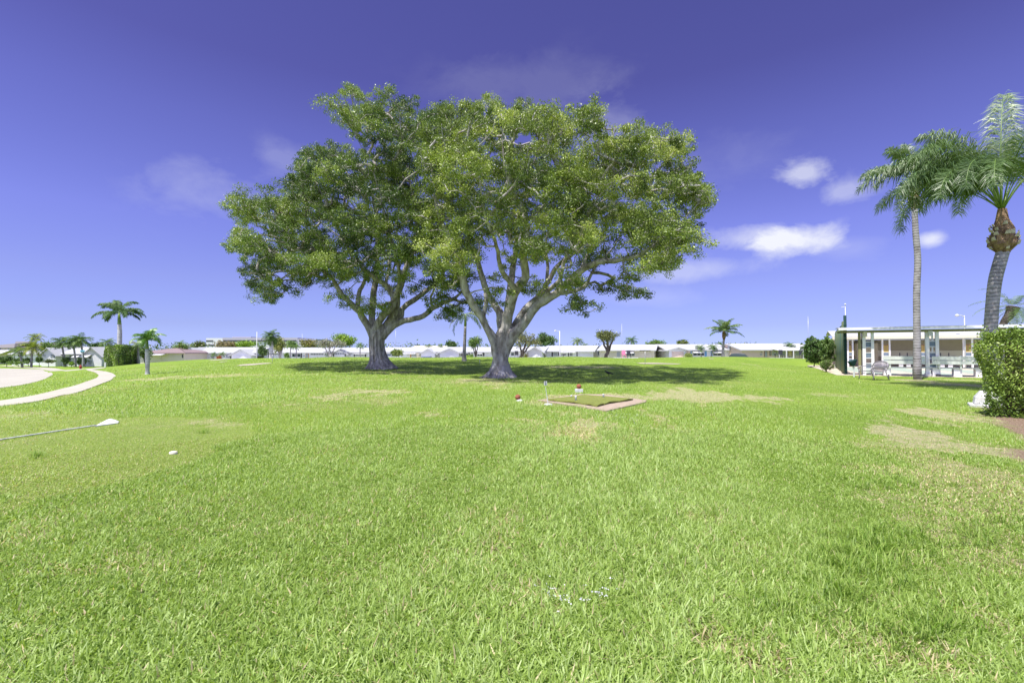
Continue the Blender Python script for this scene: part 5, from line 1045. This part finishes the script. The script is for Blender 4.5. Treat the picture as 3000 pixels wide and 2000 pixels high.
# pale sand patches on the putting course
def patch(px0,px1,py,hpx,Yc,name='sand_patch'):
    c=hit((px0+px1)/2,py); y0=hit((px0+px1)/2,py+hpx)[1]; y1=hit((px0+px1)/2,py-hpx)[1]
    if y1-y0>9 or y1>58: y1=min(c[1]+3,57); y0=c[1]-2
    ry=(y1-y0)/2; cy=(y0+y1)/2; rx=(px1-px0)/2/F*cy; a=np.linspace(0,2*pi,41)[:-1]; cx=c[0]; V=[]
    w=1+.12*np.sin(a*3+px0)+.08*np.sin(a*5)
    for f in (0,.5,1):
        for t,ww in zip(a,w):
            x=cx+cos(t)*rx*f*ww; y=cy+sin(t)*ry*f*ww; V.append((x,y,gz(x,y)+.02))
    n=40; fc=[(i,(i+1)%n,n+(i+1)%n,n+i) for i in range(n)]+[(n+i,n+(i+1)%n,2*n+(i+1)%n,2*n+i) for i in range(n)]
    fc=fc[n:]+[tuple(n+i for i in range(n))]
    o=MB().add(np.array(V),fc).build(name,'sand'); tag(o,kind='structure'); EX.append(np.array([(cx+cos(t)*rx*ww,cy+sin(t)*ry*ww) for t,ww in zip(a,w)]))
patch(703,782,1067.5,2.6,0); patch(615,680,1053.5,1.2,0); patch(645,662,1060,1.0,0); patch(1862,1990,1065,1.8,0); patch(2075,2090,1051,.8,0)

# ================================================================ dry patches (world ellipses: x,y,rx,ry,strength)
DRY=[]
def dry(px,py,rx,ry,s=1):
    s=s*(1.0 if py<1320 else .9); c=hit(px,py); ya=hit(px,py+ry)[1]; yb=hit(px,py-ry)[1]; yb=min(yb,c[1]*1.35); DRY.append((c[0],(ya+yb)/2,rx/F*c[1]*1.15,max(.15,(yb-ya)/2*1.3),s))
for a in [(1010,1157,95,20,.95),(1080,1148,90,10,.7),(960,1165,60,14,.8),(1140,1186,60,10,.5),(1270,1215,45,8,.7),(1460,1130,110,9,.45),(1370,1120,160,9,.4),(1720,1250,150,38,.95),(1690,1225,70,20,.7),(1870,1240,80,26,.8),(1760,1295,50,22,.5),(2070,1158,120,16,.8),(2420,1155,80,7,.5),(2980,1330,110,60,1.),(2830,1300,150,26,.75),(2960,1240,120,30,1),(2990,1420,110,80,.6),(2760,1215,50,12,.4),(2720,1390,80,20,.6),(2840,1440,130,32,.55),(2700,1470,100,24,.5),(2600,1180,70,8,.35),(2230,1930,110,26,.9),(2110,1895,70,18,.8),(2300,1960,60,18,.7),(2780,1560,120,40,.55),(2880,1650,110,40,.6),(2900,1500,100,30,.55),(2690,1660,80,30,.35),(2860,1830,90,40,.5),(2560,1750,60,25,.3),(2680,1920,80,30,.5),(2490,1900,90,30,.35),(2060,1520,70,22,.3),(2200,1600,60,20,.3),(560,1103,160,4,.6),(760,1097,100,3,.5),(400,1112,90,3,.5),(590,1235,70,8,.5),(660,1245,60,8,.5),(330,1136,80,5,.4),(200,1160,100,5,.4),(60,1215,80,6,.45),(230,1210,120,6,.3),(1720,1075,110,2.5,.6),(1620,1072,60,2,.4),(2200,1068,30,3,.5),(2230,1078,60,4,.35),(2120,1130,200,12,.35),(600,1500,400,60,.15),(2850,1130,60,6,.8),(2830,1114,30,3,.7),(2700,1115,40,3,.8),(1640,1165,60,10,.7),(1840,1160,70,8,.6),(1580,1180,40,8,.7),(1000,1700,120,20,.2),(1500,1760,100,18,.15)]: dry(*a)
for a in [(1500,1124,110,8,.7),(1430,1114,60,5,.6),(1120,1090,70,4,.5),(1780,1262,40,16,.8),(1655,1240,40,14,.7),(1900,1215,60,12,.7),(1620,1255,70,14,.7),(1930,1255,70,16,.6),(1840,1290,70,16,.7),(1700,1305,60,14,.6),(1740,1225,60,14,.8),(2740,1240,90,14,.6),(2640,1300,80,14,.5),(2560,1380,70,16,.4),(2900,1390,110,26,.7),(1040,1175,120,10,.5)]: dry(*a)
DRY=np.array(DRY)
_r=np.random.default_rng(77)
_K=[(_r.normal(size=2)*f,_r.uniform(0,6.28),a) for f,a in ((.35,.5),(.7,.5),(1.3,.45),(2.4,.4),(4.5,.35),(8,.3),(14,.25)) for _ in range(4)]
def nz(x,y):
    s=0
    for k,p,a in _K: s=s+a*np.sin(k[0]*x+k[1]*y+p)
    return s/3.2
def dryf(x,y):
    d=np.zeros_like(x); n=nz(x,y); n2=nz(x*4.1+5,y*2.7)
    for cx,cy,rx,ry,s in DRY:
        q=((x-cx)/rx)**2+((y-cy)/ry)**2; d=np.maximum(d,s*np.clip(1.12-q*.8+n*.9+n2*1.0,0,1))
    d=np.maximum(d,np.clip((nz(x*.6+9,y*.6)-.55)*.9,0,.35)*(y>3))
    return np.clip(d,0,1)
def mulchf(x,y):
    # bare mulch bed along the right-hand hedge
    d=np.clip((x-(.93*y+.6)+nz(x*2,y*2)*.35)*2.2,0,1)*(y<12.4)*(y>2.5)*(x<16)
    return np.clip(d,0,1)
def thinf(x,y):
    # thin, short, yellower turf on the left
    p=np.array([hit(-200,1185)[:2],hit(150,1215)[:2],hit(500,1225)[:2],hit(690,1240)[:2],hit(660,1280)[:2],hit(480,1345)[:2],hit(300,1420)[:2],hit(0,1490)[:2],hit(-300,1560)[:2]])
    c=np.zeros_like(x); ins=pip(x+nz(x,y)*.5,y+nz(y,x)*.6,p); return ins.astype(float)
# ================================================================ ground sheet
ra=np.r_[np.geomspace(.6,3,30)[:-1],np.geomspace(3,70,300),np.geomspace(72,130,40),[160,220,350,600,1200,3000]]
an=np.r_[np.linspace(-66,66,460),np.linspace(68,292,44)]*pi/180
RR,AA=np.meshgrid(ra,an,indexing='ij'); X=RR*np.sin(AA);Y=RR*np.cos(AA); Z=terr(X,Y); nr,na=X.shape
V=np.c_[X.ravel(),Y.ravel(),Z.ravel()]; i,j=np.meshgrid(np.arange(nr-1),np.arange(na),indexing='ij'); i=i.ravel();j=j.ravel();j2=(j+1)%na
Q=np.c_[i*na+j,(i+1)*na+j,(i+1)*na+j2,i*na+j2][:,::-1]
V=np.r_[V,[[0,0,0]]]; 
x_,y_=V[:,0],V[:,1]; DD=np.minimum(dryf(x_,y_),.6); MM=mulchf(x_,y_); TH=thinf(x_,y_)
gmat=bpy.data.materials.new('lawn'); nt,N,L=nodes(gmat); bs=N['Principled BSDF']; bs.inputs['Roughness'].default_value=.9; bs.inputs['Specular IOR Level'].default_value=.15
at_=N.new('ShaderNodeAttribute'); at_.attribute_name='Col'; sep=N.new('ShaderNodeSeparateColor'); L.new(at_.outputs['Color'],sep.inputs[0])
tc=N.new('ShaderNodeTexCoord')
def noise(scale,det=6,rough=.6,st=None):
    n=N.new('ShaderNodeTexNoise'); n.inputs['Scale'].default_value=scale; n.inputs['Detail'].default_value=det; n.inputs['Roughness'].default_value=rough
    if st:
        mp=N.new('ShaderNodeMapping'); mp.inputs['Scale'].default_value=st; L.new(tc.outputs['Object'],mp.inputs[0]); L.new(mp.outputs[0],n.inputs['Vector'])
    else: L.new(tc.outputs['Object'],n.inputs['Vector'])
    return n.outputs['Fac']
def ramp(f,stops):
    r=N.new('ShaderNodeValToRGB'); e=r.color_ramp.elements; e[0].position,e[0].color=stops[0][0],(*stops[0][1],1); e[1].position,e[1].color=stops[-1][0],(*stops[-1][1],1)
    for p,c in stops[1:-1]: q=e.new(p); q.color=(*c,1)
    L.new(f,r.inputs[0]); return r.outputs[0]
def mixc(f,a,b):
    m=N.new('ShaderNodeMix'); m.data_type='RGBA'
    if hasattr(f,'is_linked'): L.new(f,m.inputs[0])
    else: m.inputs[0].default_value=f
    L.new(a,m.inputs[6]); L.new(b,m.inputs[7]); return m.outputs[2]
def mth(op,a,b=None,c=None,clamp=False):
    m=N.new('ShaderNodeMath'); m.operation=op; m.use_clamp=clamp
    for k,v in enumerate((a,b,c)):
        if v is None: continue
        if isinstance(v,(int,float)): m.inputs[k].default_value=v
        else: L.new(v,m.inputs[k])
    return m.outputs[0]
g1=ramp(noise(28,8,.75),[(.36,(.06,.115,.017)),(.48,(.15,.245,.03)),(.58,(.25,.35,.055)),(.70,(.38,.46,.12))])
g2=ramp(noise(.35,5,.6),[(.35,(.15,.24,.026)),(.65,(.26,.345,.05))])
g=mixc(.42,g1,g2)
st=ramp(noise(40,8,.75),[(.34,(.20,.15,.09)),(.5,(.46,.39,.26)),(.66,(.66,.58,.42))])
df=mth('MULTIPLY_ADD',noise(45,6,.7),2.2,mth('MULTIPLY_ADD',noise(6,7,.7),1.6,mth('MULTIPLY_ADD',sep.outputs[0],1.5,-2.45)),clamp=True)
dfs=mth('SMOOTH_MIN',mth('MULTIPLY',df,1.6),1,.1,clamp=True)
thin=mth('MULTIPLY',mth('MULTIPLY_ADD',noise(30,6,.7),1.6,-.70,clamp=True),sep.outputs[2]); g=mixc(thin,g,st)
g=mixc(dfs,g,st)
mu=ramp(noise(55,8,.7,(1,.6,1)),[(.35,(.06,.035,.025)),(.5,(.25,.17,.12)),(.66,(.50,.40,.30))])
g=mixc(mth('SMOOTHSTEP' if False else 'MULTIPLY',sep.outputs[1],1.0,clamp=True),g,mu)
L.new(g,bs.inputs['Base Color']); bp=N.new('ShaderNodeBump'); bp.inputs['Strength'].default_value=.9; bp.inputs['Distance'].default_value=.04; L.new(noise(32,8,.8),bp.inputs['Height']); L.new(bp.outputs[0],bs.inputs['Normal'])
fanc=np.array([[len(V)-1,j,(j+1)%na,(j+1)%na] for j in range(na)])
go=npmesh('ground',V,Q,gmat,col=np.c_[DD,MM,TH],smooth=True); tag(go,kind='structure')
# small centre cap under the camera
MBc=MB(); cap=[tuple(V[j]) for j in range(0,na,6)]; co=MBc.add(np.array(cap),[tuple(range(len(cap)))]).build('ground',gmat); tag(co,kind='structure')
# ================================================================ grass blades: one mesh, really standing on the lawn
def scatter(n,y0,y1,seed,ang=56):
    r=np.random.default_rng(seed); R_=np.sqrt(r.uniform(y0**2,y1**2,n)); a=r.uniform(-ang,ang,n)*pi/180; return R_*np.sin(a),R_*np.cos(a),r
GV=[];GQ=[];GC=[];gn=0
bands=[(1.5,3.2,125000,1,0),(3.2,5.5,210000,1,0),(5.5,9,270000,1.1,0),(9,15,230000,1.6,1),(15,26,220000,2.3,1),(26,56,260000,3.6,1)]
for bi,(r0,r1,n,sc_,lo) in enumerate(bands):
    x,y,r=scatter(n,r0,r1,100+bi)
    d=dryf(x,y); m_=mulchf(x,y); t=thinf(x,y)
    clump=nz(x*1.7+3,y*1.7); keep=r.random(n)<np.clip(1-.66*d,0,1)*(1-.97*np.clip(m_*1.3,0,1))
    for P_ in EX: keep&=~pip(x,y,P_)
    keep&=~pip(x,y,np.array(MATP)); s_=(x-O[0])*U[0]+(y-O[1])*U[1]; b_=(x-O[0])*Nn[0]+(y-O[1])*Nn[1]; keep&=~((b_>-.45)&(s_>S0-.4))
    x,y,d,t,clump=x[keep],y[keep],d[keep],t[keep],clump[keep]; n=len(x); z=terr(x,y)
    wide=np.clip(.5+.9*nz(x*.25+20,y*.25)-.06*(x-1),0,1)        # broad-bladed turf on the left, finer on the right
    h=(.023+.024*r.random(n)**1.3)*(1+.35*clump)*(1+.5*wide)*np.where(t>0,.62,1)*(1-.4*d)*(1 if sc_<1.2 else 1.0+.12*sc_)
    w=(.0013+.0038*wide*r.random(n)**.9+.0008)*np.where(t>0,.8,1)*sc_
    az=r.uniform(0,2*pi,n); lean=np.abs(r.normal(.95,.42,n)); lean=np.clip(lean,.1,1.5)+np.where(t>0,.15,0)
    dx,dy=np.cos(az),np.sin(az); wx,wy=-dy,dx; tw=r.normal(0,.5,n); wx,wy=wx*np.cos(tw)-wy*np.sin(tw),wx*np.sin(tw)+wy*np.cos(tw)
    l1=h*.55; l2=h*.75; c1,s1=np.cos(lean*.55),np.sin(lean*.55); c2,s2=np.cos(np.minimum(lean*1.35,1.75)),np.sin(np.minimum(lean*1.35,1.75))
    B=np.c_[x,y,z-.004]; Mi=B+np.c_[dx*s1*l1,dy*s1*l1,c1*l1]; Tp=Mi+np.c_[dx*s2*l2,dy*s2*l2,c2*l2]; Wv=np.c_[wx,wy,np.zeros(n)]*w[:,None]
    # colours
    k=r.random(n); base=np.array([(.165,.26,.042),(.255,.375,.066),(.365,.49,.12),(.475,.59,.24)]); kk=np.clip(1.45+r.normal(size=n)*.75+.5*clump+.35*wide,0,2.99); ii=kk.astype(int); f=(kk-ii)[:,None]; col=base[ii]*(1-f)+base[ii+1]*f
    yel=np.array([.40,.42,.10]); col=np.where((t>0)[:,None],col*.78+yel*.22,col)
    str_=np.array([.60,.50,.31]); sf=(k<(.035+.5*d+.08*t))[:,None]; col=np.where(sf,str_*(.6+.7*r.random((n,1))),col)
    if lo: v=np.stack([B-Wv,B+Wv,Tp],1).reshape(-1,3); q=np.arange(3*n).reshape(n,3); q=np.c_[q,q[:,2]]; cc=np.repeat(col,3,0); tri=True
    else: v=np.stack([B-Wv*.7,B+Wv*.7,Mi+Wv,Mi-Wv,Tp+Wv*.08,Tp-Wv*.08],1).reshape(-1,3); b6=np.arange(n)[:,None]*6; q=np.concatenate([b6+[0,1,2,3],b6+[3,2,4,5]]); cc=np.repeat(col,6,0); tri=False
    if lo:
        # triangles kept apart from quads
        GV.append((v,np.arange(3*n).reshape(n,3),cc,3))
    else: GV.append((v,q,cc,4))
allV=np.concatenate([g[0] for g in GV]).astype(np.float32); allC=np.concatenate([g[2] for g in GV]).astype(np.float32); off=0; loops=[];tot=[]
for v,q,c,k in GV: loops.append((q+off).ravel()); tot.append(np.full(len(q),k,np.int32)); off+=len(v)
loops=np.concatenate(loops).astype(np.int32); tot=np.concatenate(tot); me=bpy.data.meshes.new('grass'); me.vertices.add(len(allV)); me.vertices.foreach_set('co',allV.ravel()); me.loops.add(len(loops)); me.loops.foreach_set('vertex_index',loops)
me.polygons.add(len(tot)); me.polygons.foreach_set('loop_start',np.r_[0,np.cumsum(tot)[:-1]].astype(np.int32)); me.polygons.foreach_set('loop_total',tot); me.update(calc_edges=True)
a_=me.attributes.new('Col','FLOAT_COLOR','POINT'); c4=np.ones((len(allV),4),np.float32); c4[:,:3]=allC; a_.data.foreach_set('color',c4.ravel()); tag(link('grass',me,'grass'),kind='stuff',label='sunlit green lawn grass with dry straw-coloured patches',cat='grass')
# coarse weed tufts on the right and a few elsewhere
tp=[]
r=np.random.default_rng(31)
for px,py,sx,sy,nn in ((2520,1660,130,90,50),(2440,1760,90,60,26),(2640,1600,120,50,24),(2250,1800,80,40,12),(98,1340,16,8,4),(600,1268,14,5,3),(2700,1850,160,60,26),(2900,1560,80,60,14),(1900,1650,200,60,10),(2600,1420,90,20,10)):
    for _ in range(nn): q=hit(px+r.normal()*sx*.6,py+r.normal()*sy*.6); tp.append(q)
V=[];Cc=[]
for q in tp:
    n=30; az=r.uniform(0,2*pi,n); l=r.uniform(.06,.15,n); ln=r.uniform(.25,1.2,n); P=q+np.c_[r.normal(size=(n,2))*.035,np.zeros(n)-.003]; d=np.c_[np.cos(az)*np.sin(ln),np.sin(az)*np.sin(ln),np.cos(ln)]; w=np.c_[-np.sin(az),np.cos(az),np.zeros(n)]*.0024
    mi=P+d*l[:,None]*.55; d2=d.copy(); d2[:,2]-=.45; tpv=mi+d2*l[:,None]*.55
    V.append(np.stack([P-w,P+w,mi+w,mi-w],1).reshape(-1,3)); V.append(np.stack([mi-w,mi+w,tpv+w*.1,tpv-w*.1],1).reshape(-1,3)); c=leafcols(n,[(.12,.23,.02),(.22,.34,.05),(.36,.46,.12)],r); Cc+= [np.repeat(c,4,0)]*2
V=np.concatenate(V); tag(npmesh('weed_tufts',V,np.arange(len(V)).reshape(-1,4),'grass',col=np.concatenate(Cc)),'darker long-bladed grass tufts scattered through the lawn','weeds',kind='stuff')
# tiny pale flowers
P=[]
for px,py,sx,sy,nn in ((1660,1775,60,28,16),(1770,1770,50,24,10),(1600,1760,30,30,8),(1830,1228,60,16,40),(1500,1205,40,6,10),(370,1215,90,5,16),(1575,1214,40,12,10),(90,1229,40,5,8)):
    for _ in range(nn): q=hit(px+r.normal()*sx*.7,py+r.normal()*sy*.7); P.append(q+[0,0,.05])
P=np.array(P); P5=np.repeat(P,5,0)+r.normal(size=(len(P)*5,3))*[.007,.007,.002]; V,Q=kites(P5,.0095,.9,.9,r); tag(npmesh('lawn_flowers',V,Q,'flower' if 'flower' in M else 'white'),'tiny white flowers dotted in the lawn','flowers',kind='stuff')

# ================================================================ sky, sun, camera
SUN=np.array([-.30,-.30,.91]); SUN/=np.linalg.norm(SUN); el=math.asin(SUN[2]); azr=math.atan2(SUN[0],SUN[1])
w=bpy.data.worlds.new('World'); bpy.context.scene.world=w; w.use_nodes=True; nt=w.node_tree; N=nt.nodes; L=nt.links; bg=N['Background']; bg.inputs[1].default_value=.11
sky=N.new('ShaderNodeTexSky'); sky.sky_type='NISHITA'; sky.sun_disc=False; sky.sun_elevation=el; sky.sun_rotation=azr; sky.air_density=1.0; sky.dust_density=.2; sky.ozone_density=3
tc=N.new('ShaderNodeTexCoord'); sx=N.new('ShaderNodeSeparateXYZ'); L.new(tc.outputs['Generated'],sx.inputs[0])
elv=mth('ARCSINE',mth('MAXIMUM',sx.outputs[2],-.99)); azv=mth('ARCTAN2',sx.outputs[0],sx.outputs[1])
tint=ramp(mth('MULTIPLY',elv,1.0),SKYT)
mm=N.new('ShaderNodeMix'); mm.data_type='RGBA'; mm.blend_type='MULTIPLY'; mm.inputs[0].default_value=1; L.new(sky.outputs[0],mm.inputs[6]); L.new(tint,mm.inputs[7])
cn=N.new('ShaderNodeTexNoise'); mp=N.new('ShaderNodeMapping'); mp.inputs['Scale'].default_value=(1,1,1.7); L.new(tc.outputs['Generated'],mp.inputs[0]); L.new(mp.outputs[0],cn.inputs['Vector']); cn.inputs['Scale'].default_value=9; cn.inputs['Detail'].default_value=9; cn.inputs['Roughness'].default_value=.62; cn.inputs['Distortion'].default_value=.25
cf=None
for px,py,rx,ry,s,thr in CLOUDS:
    d=ray(px,py); d/=np.linalg.norm(d); a0=math.atan2(d[0],d[1]); e0=math.asin(d[2]); k=math.cos(a0)
    ra_=rx/F*k*k; re=ry/F*k
    da=mth('DIVIDE',mth('SUBTRACT',azv,a0),ra_); de=mth('DIVIDE',mth('SUBTRACT',elv,e0),re)
    q=mth('ADD',mth('MULTIPLY',da,da),mth('MULTIPLY',de,de)); gsn=mth('EXPONENT',mth('MULTIPLY',q,-1.0))
    v=mth('MULTIPLY_ADD',mth('SUBTRACT',cn.outputs['Fac'],.5),thr*.8,gsn); v=mth('MULTIPLY',mth('SUBTRACT',v,.22),1.4,clamp=True); v=mth('MULTIPLY',mth('MULTIPLY',v,s),mth('MULTIPLY',gsn,3.0,clamp=True))
    cf=v if cf is None else mth('ADD',cf,v)
cf=mth('MINIMUM',cf,1.0)
wisp=mth('MULTIPLY',cf,1.0)
# added fill: sky behind the camera is brightened to light camera-facing surfaces
fillmul=mth('MULTIPLY_ADD',mth('MULTIPLY',sx.outputs[1],-1.6,clamp=True),SKYFILL,1.0); cb=N.new('ShaderNodeCombineXYZ'); L.new(mth('MULTIPLY_ADD',fillmul,1.15,-.15),cb.inputs[0]); L.new(fillmul,cb.inputs[1]); L.new(mth('MULTIPLY_ADD',fillmul,.55,.45),cb.inputs[2]); vm=N.new('ShaderNodeVectorMath'); vm.operation='MULTIPLY'; L.new(mm.outputs[2],vm.inputs[0]); L.new(cb.outputs[0],vm.inputs[1])
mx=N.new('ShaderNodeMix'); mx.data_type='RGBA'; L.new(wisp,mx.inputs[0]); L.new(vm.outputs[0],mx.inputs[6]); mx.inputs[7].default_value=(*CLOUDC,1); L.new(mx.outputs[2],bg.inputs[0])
sl=bpy.data.lights.new('sun','SUN'); sl.energy=SUNE; sl.angle=R(.55); sl.color=(1,.965,.90); so=bpy.data.objects.new('sun',sl); C.objects.link(so)
import mathutils
so.rotation_euler=mathutils.Vector(SUN.tolist()).to_track_quat('Z','Y').to_euler()
cam=bpy.data.cameras.new('camera'); cam.sensor_width=36; cam.lens=36*F/3000; cam.clip_end=6000; cam.clip_start=.05; co=bpy.data.objects.new('camera',cam); C.objects.link(co); co.location=(0,0,CZ); co.rotation_euler=(R(90)+PIT,0,0); sc=bpy.context.scene; sc.camera=co
sc.view_settings.view_transform='Standard'; sc.view_settings.look='None'; sc.view_settings.exposure=EXPO; sc.view_settings.gamma=1
sc.cycles.max_bounces=8; sc.cycles.transparent_max_bounces=4
